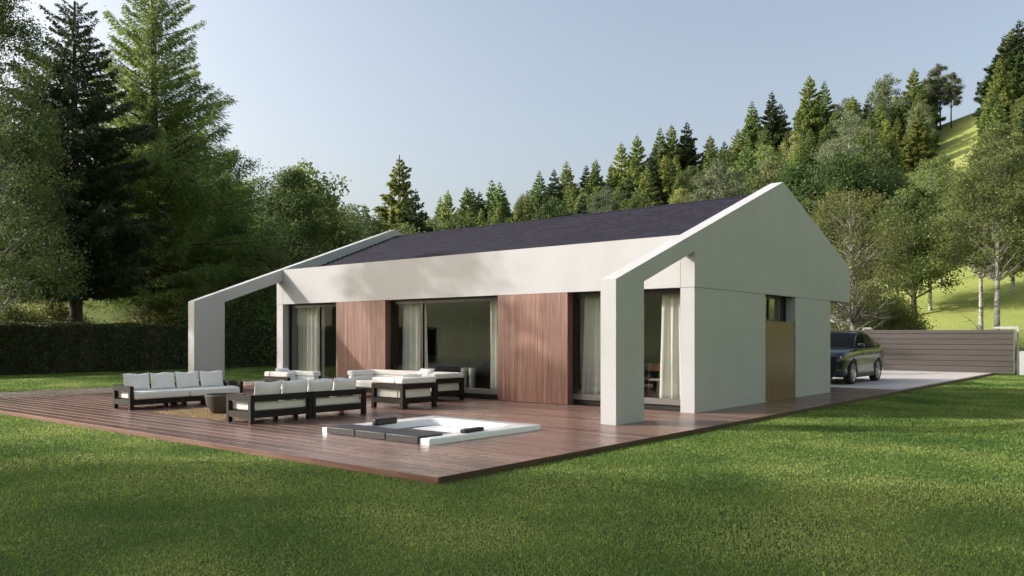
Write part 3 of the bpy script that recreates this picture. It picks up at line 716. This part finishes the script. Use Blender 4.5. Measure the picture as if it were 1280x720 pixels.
boxo('lower_bumper', M['car_trim'], car, 2.2, 2.39, -.66, .66, .25, .44, bev=.04)
boxo('sill_trim', M['car_trim'], car, -1.0, 1.0, -.955, .955, .2, .3, bev=.03)

# ------------------------------------------------------------------ gate, guide posts, fence at the driveway end
gt = empty('driveway_gate', (26, -2.12, -.01), 0, 'wide taupe sliding gate of horizontal boards at the driveway end', 'gate')
GL = 8.5; b = MB(); z = .05
while z < 1.88:
    b.box(0, .03, .06, GL, z, min(1.9, z + .229), bev=.008, seg=1); z += .245
b.build('board_panel', M['gate'], gt)
b = MB(); b.box(-.012, .045, 0, .058, .0, 1.92); b.box(.031, .04, .06, GL, .05, 1.89); b.box(-.006, .05, .06, GL, 1.903, 1.93); b.box(-.01, .043, .06, GL, 0, .047); b.build('gate_frame', M['grey_metal'], gt)
for (y_, s_, lb) in ((-2.2, 1, 'pale angled guide post at the right end of the gate'), (4.3, -1, 'pale angled guide post left of the gate, behind the car')):
    b = MB(); b.box(26.15, 26.22, y_ - .05, y_ + .03, GZ, 2.06, bev=.003)
    b.box(26.15, 26.22, y_ + .032 if s_ > 0 else y_ - .4, y_ + .9 if s_ > 0 else y_ - .052, 1.96, 2.06, bev=.003)
    o = b.build('guide_post', M['plaster']); tag(o, lb, 'post', 'gate guide posts')
lw = boxo('low_wall', M['plaster'], None, 25.95, 26.14, -14, -2.3, GZ - .1, .97, bev=.006); tag(lw, 'low white wall carrying the slat fence right of the gate', 'wall')
fn = empty('slat_fence', (26.08, -8.2, .98), 0, 'dark green slat fence on the low white wall at the right edge', 'fence')
for k_ in range(4): boxo('slat', M['fence_green'], fn, -.015, .015, -5.8, 5.72, .03 + k_ * .23, .17 + k_ * .23)
for yy in (-5.7, -1.9, 1.9, 5.6): boxo('fence_post', M['grey_metal'], fn, .02, .08, yy - .03, yy + .03, -.01, .95)

# ------------------------------------------------------------------ foliage generators
def leaf_quads(C_, s, rg, aspect=.6, updir=.3):
    n = len(C_); nrm = rg.normal(size=(n, 3)); nrm[:, 2] += updir * 2; nrm /= np.linalg.norm(nrm, axis=1, keepdims=True)
    t = rg.normal(size=(n, 3)); t -= (t * nrm).sum(1, keepdims=True) * nrm; t /= np.linalg.norm(t, axis=1, keepdims=True)
    b_ = np.cross(nrm, t); s = s * rg.uniform(.6, 1.3, (n, 1))
    bend = nrm * s * .18
    V = np.stack([C_ - t * s * .5, C_ + b_ * s * .5 * aspect + bend, C_ + t * s * .5, C_ - b_ * s * .5 * aspect + bend], 1).reshape(-1, 3)
    return V, np.arange(4 * n).reshape(n, 4)
def sprigs(P, Dr, ln, wd, rg):
    n = len(P); Dr = Dr / np.linalg.norm(Dr, axis=1, keepdims=True); r_ = rg.normal(size=(n, 3)); sd_ = np.cross(Dr, r_); sd_ /= np.linalg.norm(sd_, axis=1, keepdims=True)
    ln = ln * rg.uniform(.6, 1.3, (n, 1)); E_ = P + Dr * ln
    V = np.stack([P - sd_ * wd * .35, P + sd_ * wd * .35, P + Dr * ln * .6 + sd_ * wd * .5, E_, ], 1)
    V[:, 0] = P; V[:, 1] = P + Dr * ln * .45 + sd_ * wd * .5; V[:, 2] = E_; V[:, 3] = P + Dr * ln * .45 - sd_ * wd * .5
    return V.reshape(-1, 3), np.arange(4 * n).reshape(n, 4)
class Tubes:
    def __init__(s): s.V = []; s.F = []
    def add(s, pts, rad, k=6):
        pts = [Vector(p) for p in pts]; base = len(s.V)
        for i, p in enumerate(pts):
            d_ = (pts[min(i + 1, len(pts) - 1)] - pts[max(i - 1, 0)]).normalized()
            a = d_.orthogonal().normalized() if abs(d_.z) < .95 else Vector((1, 0, 0)); a = (a - d_ * a.dot(d_)).normalized(); b_ = d_.cross(a)
            for j in range(k):
                t = 2 * math.pi * j / k; q = p + (a * math.cos(t) + b_ * math.sin(t)) * rad[i]; s.V.append((q.x, q.y, q.z))
        for i in range(len(pts) - 1):
            for j in range(k):
                s.F.append((base + i * k + j, base + i * k + (j + 1) % k, base + (i + 1) * k + (j + 1) % k, base + (i + 1) * k + j))
    def build(s, name, mat, parent): return mesh_np(name, s.V, s.F, mat, parent, smooth=True)
def trunk_path(h, rg, wob=.03, lean=(0, 0), n=9):
    ph = rg.uniform(0, 6, 2); return [(lean[0] * t * h + wob * h * math.sin(t * 4 + ph[0]) * t * .5, lean[1] * t * h + wob * h * math.sin(t * 3.3 + ph[1]) * t * .5, t * h) for t in np.linspace(0, 1, n)]
def at_path(path, t):
    f_ = t * (len(path) - 1); i = min(int(f_), len(path) - 2); return lerp(path[i], path[i + 1], f_ - i)

def conifer(h, Rm, leafmat, seed, whorls, per, spr, ln, wd, base=.06, droop=-.1, rise=.5, irregular=.2, bark='bark_dark', hang=.35, tr=None, shape=.85):
    """trunk, layered branches, needle sprays along each branch"""
    rg = np.random.default_rng(seed); root = empty('conifer_tree')
    path = trunk_path(h, rg, .008); tb = Tubes(); r0 = tr or h * .014
    tb.add([(p[0], p[1], p[2] - (.3 if i == 0 else 0)) for i, p in enumerate(path)], [r0 * (1 - i / len(path)) + .015 for i in range(len(path))], 9)
    Ps, Ds, Ls = [], [], []
    for wi in range(whorls):
        t = base + (1 - base) * ((wi + rg.uniform(-.3, .3)) / whorls); t = min(max(t, base), .995)
        c = at_path(path, t); nb = max(3, int(per * (1 - .4 * t)))
        a0 = rg.uniform(0, 6.28)
        for bi in range(nb):
            a = a0 + 6.28 * bi / nb + rg.normal() * .25
            L = Rm * (1 - t) ** shape * (1 + irregular * rg.normal()) + .004 * h
            if t < base + .12: L *= .75
            L = max(L, .15); el = droop + (rise - droop) * t + rg.normal() * .08
            dh = np.array([math.cos(a), math.sin(a), 0])
            q = np.linspace(0, 1, 5); pts = [np.array(c) + dh * L * math.cos(el) * u + np.array([0, 0, 1]) * (L * math.sin(el) * u + L * .14 * (u ** 2) - L * .16 * u) for u in q]
            if L > .5: tb.add(pts, [max(.008, r0 * .22 * (L / Rm) * (1 - .85 * u)) for u in q], 4)
            n = max(6, int(spr * (L / Rm) ** 1.3)); u = rg.uniform(.06, 1, n) ** .7
            pts = np.array(pts); f_ = u * 4; i0 = np.minimum(f_.astype(int), 3); fr = (f_ - i0)[:, None]
            P = pts[i0] * (1 - fr) + pts[i0 + 1] * fr
            side = np.cross(dh, [0, 0, 1]); sgn = rg.uniform(-1, 1, n)[:, None]
            wlat = (.30 * L * (1.05 - u) * (u + .25))[:, None]
            P = P + side * sgn * wlat + rg.normal(size=(n, 3)) * L * .02; P[:, 2] -= np.abs(sgn[:, 0]) * wlat[:, 0] * hang
            Dv = dh * (.7) + side * sgn * .8 + np.array([0, 0, -hang])[None] * rg.uniform(.2, 1.6, (n, 1)) + rg.normal(size=(n, 3)) * .3
            Ps.append(P); Ds.append(Dv); Ls.append(np.full((n, 1), ln * (.3 + .7 * min(1, (1 - t) * 2.2))))
    V, F = sprigs(np.concatenate(Ps), np.concatenate(Ds), np.concatenate(Ls), wd, rg)
    tb.build('trunk', M[bark], root); mesh_np('crown', V, F, M[leafmat], root); return root

def broadleaf(h, Rm, leafmat, seed, clumps, leaves, ls_, crown0=.25, bark='bark_dark', tr=None, lean=(0, 0), prof=None, csize=.2, open_=.0, low_bare=0, name='leafy_tree', zs=1.0, squash=.75, wob=.03, limb=.34):
    """trunk, limbs reaching to leaf clumps that fill an uneven crown"""
    rg = np.random.default_rng(seed); root = empty(name)
    path = trunk_path(h * .96, rg, wob, lean); tb = Tubes(); r0 = tr or h * .016
    tb.add([(p[0], p[1], p[2] - (.3 if i == 0 else 0)) for i, p in enumerate(path)], [r0 * (1 - .93 * i / (len(path) - 1)) for i in range(len(path))], 9)
    prof = prof or (lambda u: (math.sin(math.pi * min(1, u * .85 + .13)) ** .7))
    Cs = []; Rs = []
    lob = rg.uniform(0, 6.28, 3)
    for k_ in range(clumps):
        u = rg.uniform(0, 1) ** .9; a = rg.uniform(0, 6.28)
        lobe = 1 + .18 * math.sin(2 * a + lob[0] + u * 3) + .14 * math.sin(3 * a + lob[1] - u * 5)
        rmax = Rm * prof(u) * lobe; rr_ = rmax * (rg.uniform(0, 1) ** .45)
        ax = at_path(path, crown0 + (1 - crown0) * u)
        c = np.array([ax[0] + rr_ * math.cos(a), ax[1] + rr_ * math.sin(a), ax[2] + rg.normal() * h * .012])
        Cs.append(c); Rs.append(Rm * csize * rg.uniform(.6, 1.3) * (.5 + .5 * prof(u)))
        # limb from trunk
        tt = max(crown0 - .06, .05, crown0 + (1 - crown0) * u - .12 - .25 * rr_ / h); s_ = np.array(at_path(path, tt))
        mid = s_ * .45 + c * .55 + np.array([0, 0, h * .015]) + rg.normal(size=3) * Rm * .05
        m1 = s_ * .75 + mid * .25 + np.array([0, 0, -.0])
        rb = r0 * (1 - tt) * limb + .008
        if k_ % 2 == 0: tb.add([s_, m1, mid, (mid + c) / 2 + rg.normal(size=3) * Rm * .04, c], [rb, rb * .85, rb * .55, rb * .33, rb * .12], 4)
    for k_ in range(low_bare):
        t = rg.uniform(.06, crown0 + .1); a = rg.uniform(0, 6.28); s_ = np.array(at_path(path, t)); L = Rm * rg.uniform(.5, .95)
        el = rg.uniform(.1, .7); d_ = np.array([math.cos(a) * math.cos(el), math.sin(a) * math.cos(el), math.sin(el)])
        pts = [s_]; 
        for q in range(4): pts.append(pts[-1] + d_ * L / 4 + rg.normal(size=3) * L * .05)
        rb = r0 * .3; tb.add(pts, [rb, rb * .8, rb * .6, rb * .4, rb * .12], 5)
        for q in range(5):
            i = rg.integers(1, 4); d2 = d_ + rg.normal(size=3) * .6; d2 /= np.linalg.norm(d2); l2 = L * rg.uniform(.2, .45)
            tb.add([pts[i], pts[i] + d2 * l2 * .5, pts[i] + d2 * l2 + rg.normal(size=3) * .08], [rb * .4, rb * .25, rb * .08], 4)
    Cs = np.array(Cs); Rs = np.array(Rs); wgt = Rs ** 2; n = leaves
    idx = rg.choice(len(Cs), n, p=wgt / wgt.sum()); g = rg.normal(size=(n, 3)); g *= .62; g = np.clip(g, -1.7, 1.7); g[:, 2] *= squash
    P = Cs[idx] + g * Rs[idx][:, None]
    V, F = leaf_quads(P, ls_, rg)
    tb.build('trunk', M[bark], root); mesh_np('crown', V, F, M[leafmat], root); return root

protos = {}
def put(proto, x, y, s=1.0, rz=None, name=None, label=None, cat=None, group=None, sz=None, dz=0):
    t = proto if not proto.get('used') else copy_tree(proto)
    proto['used'] = 1
    if 'used' in t and t is not proto: del t['used']
    t.location = (x, y, float(ground_z(x, y)) - .05 + dz); t.rotation_euler = (0, 0, rz if rz is not None else 0); t.scale = (s, s, sz or s)
    if name: t.name = name
    for k_ in ('label', 'category', 'group'):
        if k_ in t: del t[k_]
    return tag(t, label, cat, group)
def polar(a, d): return CAMP[0] + d * math.cos(R(a)), CAMP[1] + d * math.sin(R(a))

# ------------------------------------------------------------------ big trees at the left, beyond the hedge
x, y = polar(63.2, 50)
put(conifer(24.5, 6.2, 'l_hero', 11, 64, 9, 700, .30, .055, base=.15, droop=-.05, rise=.75, irregular=.28, hang=.5, tr=.38, shape=.78), x, y, label='tallest larch at the left, light green sunlit top running out of the picture', cat='tree', name='larch_tree')
x, y = polar(67.6, 45)
put(conifer(18, 4.7, 'l_dark', 12, 46, 9, 640, .32, .07, base=.22, droop=-.08, rise=.5, irregular=.33, hang=.6, tr=.33, shape=.62), x, y, name='pine_tree', label='dark shaded pine between the left edge birch and the tall larch', cat='tree')
x, y = polar(72.2, 40)
put(broadleaf(17.5, 4.0, 'l_green', 13, 420, 70000, .11, .2, 'bark_birch', prof=lambda u: .95 * (1 - u) ** .6 + .1, csize=.13, name='birch_tree', limb=.12), x, y, label='tall loose birch cut by the left edge of the picture', cat='tree')
x, y = polar(54.8, 60)
put(broadleaf(13.6, 3.4, 'l_green', 14, 170, 42000, .17, .06, csize=.22), x, y, label='round dark leafy tree ending the tall left group, beside the open sky', cat='tree')
gl = 'dark leafy undergrowth trees behind the hedge'
uD = broadleaf(11, 4.0, 'l_green', 15, 200, 42000, .17, .03, csize=.22); uE = broadleaf(10, 3.8, 'l_olive', 16, 190, 36000, .17, .04, csize=.22)
uF = broadleaf(10, 3.2, 'l_dark', 17, 190, 36000, .17, .04, csize=.22)
for i_, (a, d, s_, pr) in enumerate([(59.8, 55, 1.08, uD), (57.6, 64, 1.05, uE), (61.5, 62, 1.0, uF), (62.6, 74, 1.2, uD), (56.0, 52, .72, uE), (72.5, 84, 1.3, uE), (62.3, 96, 1.4, uD), (75.5, 96, 1.4, uD), (59, 92, 1.4, uD), (60.6, 48, .5, uE), (52.8, 66, .75, uD)]):
    x, y = polar(a, d); put(pr, x, y, s_, a * .7, label='dark leafy tree filling the gap behind the clipped hedge', cat='tree', group=gl)

# ------------------------------------------------------------------ trees beyond the frame at the left whose shade falls on the lawn
offp = broadleaf(17, 4.8, 'l_green', 18, 34, 22000, .26, .34, csize=.27, tr=.22, name='leafy_tree')
off = [(-26, 18.5, 1.0), (-31.5, 21, 1.1), (-27.5, 27, .8), (-35, 16, 1.1), (-37, 32, 1.2), (-24, 12, .75),
       ]
for x, y, s_ in off: put(offp, x, y, s_, x * .4, label='leafy tree left of the picture shading the lawn', cat='tree', group='trees out to the left of the lawn')
offq = broadleaf(19, 4.0, 'l_green', 19, 46, 5200, .24, .4, csize=.17, tr=.2, name='leafy_tree')
for x, y, s_, lb in [(-18, 35.5, 1.0, 'slender sparse tree beyond the left edge, its shade dappling the fascia'), (-13.5, 27.5, .86, 'slender sparse tree beyond the left edge, its shade dappling the timber panel')]:
    put(offq, x, y, s_, x * .4, label=lb, cat='tree')
# ------------------------------------------------------------------ forest on the hill
SP = [conifer(12, 3.2, 'l_spruce', 21, 34, 8, 260, .46, .15, base=.05, tr=.14), conifer(13, 3.3, 'l_dark', 22, 34, 8, 260, .46, .16, base=.08, tr=.16), conifer(11, 3.0, 'l_lime', 23, 34, 8, 260, .44, .14, base=.04, tr=.13, rise=.7), conifer(12, 3.4, 'l_spruce', 24, 30, 9, 250, .5, .17, base=.12, tr=.16, irregular=.35)]
BL = [broadleaf(9.5, 3.0, 'l_olive', 31, 150, 15000, .22, .12, csize=.19), broadleaf(9, 3.0, 'l_green', 32, 150, 15000, .22, .1, csize=.2), broadleaf(10, 2.8, 'l_grey', 33, 130, 11000, .2, .2, csize=.18, bark='bark_birch'), broadleaf(10.5, 2.7, 'l_birch', 34, 140, 12000, .2, .2, csize=.18, bark='bark_birch')]
rg = random.Random(77); placed = []
def ok(x, y, m_): return all((x - p[0]) ** 2 + (y - p[1]) ** 2 > m_ * m_ for p in placed)
clear = [(13.6, 104, 1.1, 27), (10.9, 130, 1.75, 46), (10.5, 72, 4.5, 32), (15.2, 100, 1.0, 14)]      # heading, distance, half widths of the open meadow patches
LBL = {'c': 'spruce in the dense mixed forest on the hillside behind the house', 'b': 'round leafy tree in the dense mixed forest on the hillside behind the house'}
cnt = 0
for k_ in range(16000):
    if cnt >= 420: break
    a = rg.uniform(3, 53.5); d = 62 + (157 - 62) * rg.uniform(0, 1) ** .8
    if k_ < 3500: d = rg.uniform(136, 158)
    if a < 25 and d < 76: continue
    if 26 < a < 45 and d < 108: continue
    x, y = polar(a, d)
    if any(abs(a - c[0]) < c[2] and abs(d - c[1]) < c[3] for c in clear): continue
    if not ok(x, y, 3.3 if k_ < 3500 else 4.6): continue
    placed.append((x, y))
    con = rg.random() < (.68 if d > 115 else .42)
    pr = rg.choice(SP + SP[2:3] + SP[0:1] + SP[2:3] if con else BL); s_ = rg.uniform(.7, 1.15) * (1.0 if a > 16 else .85)
    if not con: s_ *= rg.uniform(.75, 1.0) if d > 125 else rg.uniform(.95, 1.2)
    put(pr, x, y, s_, rg.uniform(0, 6.28), label=LBL['c' if con else 'b'], cat='tree', group='spruces on the hillside' if con else 'leafy trees on the hillside', name='spruce_tree' if con else 'leafy_tree', sz=s_ * rg.uniform(.9, 1.15)); cnt += 1
print('forest trees', cnt, len(placed))
SKY = [(44.03, 148, 28.3, 'L'), (42.7, 148, 28.9, 'L'), (40.4, 148, 29.8, 'S'), (37.66, 148, 31.8, 'S'), (35.76, 148, 33.5, 'S'), (34.37, 148, 32.7, 'D'), (33.7, 148, 33.8, 'L'), (31.94, 148, 36.7, 'L'), (30.9, 148, 37.9, 'L'), (29.32, 148, 39.0, 'S'), (28.56, 148, 39.5, 'L'), (27.54, 148, 39.8, 'D'), (25.94, 148, 37.2, 'L'), (23.22, 148, 42.7, 'S'), (23.48, 148, 39.3, 'L'), (21.94, 148, 44.1, 'D'), (19.59, 148, 46.3, 'L'), (18.7, 148, 45.0, 'S'), (17.34, 148, 42.2, 'G'), (14.99, 148, 45.5, 'G'), (13.43, 148, 45.4, 'L'), (16.06, 148, 41.3, 'D')]
for (a, d, zt, c) in SKY:
    x, y = polar(a, d); g_ = float(ground_z(x, y)); pr, hh = {'L': (SP[2], 11), 'S': (SP[0], 12), 'D': (SP[1], 13), 'G': (BL[2], 10.3)}[c]
    s_ = (zt - g_) / hh; s_ = max(.5, s_)
    put(pr, x, y, max(.85, min(s_, 1.3)) if s_ < 1.3 else s_ * .9, a * 3, label=LBL['b' if c == 'G' else 'c'], cat='tree', group='leafy trees on the hillside' if c == 'G' else 'spruces on the hillside', name='leafy_tree' if c == 'G' else 'spruce_tree', sz=s_)
PN = broadleaf(10, 1.9, 'l_grey', 51, 70, 9000, .2, .42, csize=.24, tr=.14, name='pine_tree', prof=lambda u: .95 - .5 * u)
for (a, d, s_, lb) in [(12.5, 151, .95, 'bare stemmed pine on the hill crest, leftmost of three'), (11.95, 152, 1.1, 'bare stemmed pine on the hill crest, middle of three'), (11.35, 151, .9, 'bare stemmed pine on the hill crest, rightmost of three'), (9.75, 152, .55, 'small lone tree on the hill crest right of the open meadow')]:
    x, y = polar(a, d); put(PN, x, y, s_, a * 5, label=lb, cat='tree')
for (a, d, s_, lb) in [(8.5, 143, 1.0, 'dark spruce at the top right corner on the hill crest'), (7.8, 139, 1.15, 'dark spruce cut by the right edge on the hill crest')]:
    x, y = polar(a, d); put(SP[1], x, y, s_, a * 5, label=lb, cat='tree', name='spruce_tree')
# low foreground forest edge just behind the house (left part of the ridge line)
for (a, d, s_, pr, lb) in [(50.2, 78, 1.3, BL[2], 'pale loose tree left of the pointed spruce above the left end of the roof'), (47.4, 80, 1.62, SP[2], 'pointed light green spruce standing above the others, left end of the roof'), (48.9, 76, 1.15, BL[1], 'dark rounded tree between the pale tree and the pointed spruce'), (51.9, 80, 1.05, BL[0], 'olive tree just right of the tall dark left group'), (45.6, 84, 1.25, BL[0], 'rounded olive tree right of the tall pointed light green spruce'), (43.4, 88, 1.3, BL[1], 'rounded dark green tree low behind the left third of the roof ridge')]:
    x, y = polar(a, d); put(pr, x, y, s_, a, label=lb, cat='tree', group=None)

# ------------------------------------------------------------------ birches and bushes by the gate
b1 = broadleaf(9.6, 3.3, 'l_birch', 41, 260, 17000, .12, .3, 'bark_birch', tr=.19, lean=(0.0, .01), csize=.13, low_bare=26, name='birch_tree', prof=lambda u: .35 + .75 * math.sin(math.pi * (u * .9 + .08)))
put(b1, 28.6, 5.5, label='white trunked birch with bare lower branches behind the car', cat='tree')
b2 = broadleaf(12.2, 2.7, 'l_birch', 42, 300, 27000, .125, .40, 'bark_birch', tr=.16, csize=.16, low_bare=2, name='birch_tree', limb=.2, wob=.015, prof=lambda u: .55 + .6 * math.sin(math.pi * min(1, u * .9 + .1)) - .45 * u)
put(b2, 30.4, -.75, label='nearest birch right of centre of the gate, its trunk rising behind the gate top', cat='tree')
b3 = broadleaf(11.5, 2.5, 'l_birch', 43, 240, 19000, .14, .38, 'bark_birch', tr=.14, csize=.17, name='birch_tree', limb=.2, wob=.015, prof=lambda u: .6 + .55 * math.sin(math.pi * min(1, u * .9 + .1)) - .45 * u)
for (a, d, s_, lb) in [(9.75, 53, .95, 'birch standing just left behind the nearest birch'), (12.5, 61, .9, 'thin birch beside the dark trunk on the lower meadow'), (8.1, 63, .95, 'birch at the right edge of the lower meadow'), (7.3, 58, .9, 'birch trunk at the far right edge above the slat fence'), (11.9, 68, .85, 'birch farther up the lower meadow between the nearest birch and the dark trunk'), (6.2, 49, .95, 'birch just beyond the right edge, its crown reaching into the picture')]:
    x, y = polar(a, d); put(b3, x, y, s_, a * 2, label=lb, cat='tree', group=None)
dk = broadleaf(9, 3.0, 'l_green', 44, 140, 26000, .17, .2, csize=.24, tr=.2, name='leafy_tree')
for (a, d, s_, lb) in [(13.4, 60, .95, 'dark trunked leafy tree on the lower meadow'), (15.6, 78, 1.15, 'dark leafy tree between the bare branched birch and the meadow'), (15.0, 84, .9, 'taller dark tree behind the meadow edge'), (17.6, 74, 1.25, 'dark leafy tree right behind the bare branched birch'), (20.3, 76, 1.25, 'dark leafy tree behind the gable peak')]:
    x, y = polar(a, d); put(dk, x, y, s_, a * 2, label=lb, cat='tree')
bs = broadleaf(3.6, 2.1, 'l_olive', 45, 90, 18000, .12, .04, csize=.28, tr=.08, name='bush')
for (a, d, s_, lb) in [(15.9, 51, 1.05, 'olive bush behind the left part of the gate'), (14.6, 48, .8, 'olive bush behind the gate, left of the open meadow'), (17.8, 52, 1.1, 'olive bush behind the car and the birch trunk'), (13.2, 49, .42, 'small dark bush peeking over the gate beside the meadow'), (71.6, 46, .95, 'dark bush above the hedge at the left edge'), (69.6, 47, 1.0, 'dark bush above the hedge, left of the pine trunk'), (68.2, 50, .8, 'dark bush above the hedge around the pine trunk'), (62.2, 49, 1.1, 'dark bush above the hedge beside the larch trunk'), (60.4, 50, 1.2, 'dark bush above the hedge left of the far white leg'), (58.2, 51, 1.3, 'dark bush above the hedge seen through the far portal'), (56.3, 50, 1.2, 'dark bush above the hedge by the left house corner')]:
    x, y = polar(a, d); put(bs, x, y, s_, a * 3, label=lb, cat='bush')

# ------------------------------------------------------------------ hedge
hd = empty('clipped_hedge', (0, 32.6, 0), 0, 'long clipped dark hedge across the far left side of the garden', 'hedge')
rgn = np.random.default_rng(9); n = 90000; H0, H1 = -24, 22
fx = rgn.uniform(H0, H1, n); sel = rgn.uniform(0, 1, n)
bul = .07 * np.sin(fx * 1.7) + .05 * np.sin(fx * 4.1 + 1)
zz = np.where(sel < .75, rgn.uniform(GZ + .05, 2.2, n), 2.2 + rgn.normal(0, .035, n) + .03 * np.sin(fx * 2.3))
yy = np.where(sel < .75, -.62 + rgn.normal(0, .07, n) + bul, rgn.uniform(-.6, .6, n))
V, F = leaf_quads(np.stack([fx, yy, zz], -1), .085, rgn, .65, 0)
mesh_np('foliage', V, F, M['l_hedge'], hd); boxo('twig_core', M['bark_dark'], hd, H0, H1, -.52, .5, GZ, 2.12)
# tufts at the foot of the hedge and of the lawn's far end
# ------------------------------------------------------------------ lawn blades
n = 1350000; rgn = np.random.default_rng(4)
d = 4.2 + (50 - 4.2) * rgn.uniform(0, 1, n) ** 1.05; a = np.radians(rgn.uniform(-2, 84, n))
gx = CAMP[0] + d * np.cos(a); gy = CAMP[1] + d * np.sin(a)
keep = ~((gx > DX0 - .015) & (gx < 26.1) & (gy > DY0 - .012) & (gy < 18.62)) & ~((gx > 9) & (gx < 26) & (gy > DY0) & (gy < 14)) & (gy < 31.7)
gx, gy, d = gx[keep], gy[keep], d[keep]; n = len(gx)
gz = ground_z(gx, gy)
h = rgn.uniform(.014, .030, n) * (1 + d * .008); wd = (.0022 + .0007 * d) * rgn.uniform(.7, 1.3, n)
an = rgn.uniform(0, 6.283, n); ln = rgn.uniform(.2, .95, n) * h; la = rgn.uniform(0, 6.283, n)
B = np.stack([gx, gy, gz - .004], -1); sdv = np.stack([np.cos(an) * wd, np.sin(an) * wd, np.zeros(n)], -1)
T = B + np.stack([np.cos(la) * ln, np.sin(la) * ln, h], -1)
V = np.stack([B - sdv, B + sdv, T], 1).reshape(-1, 3)
gr = mesh_np('lawn_grass', V, np.arange(3 * n).reshape(n, 3), M['grass']); tag(gr, 'short green lawn grass around the deck', 'grass', kind='stuff')
for o in bpy.data.objects:
    if 'used' in o: del o['used']
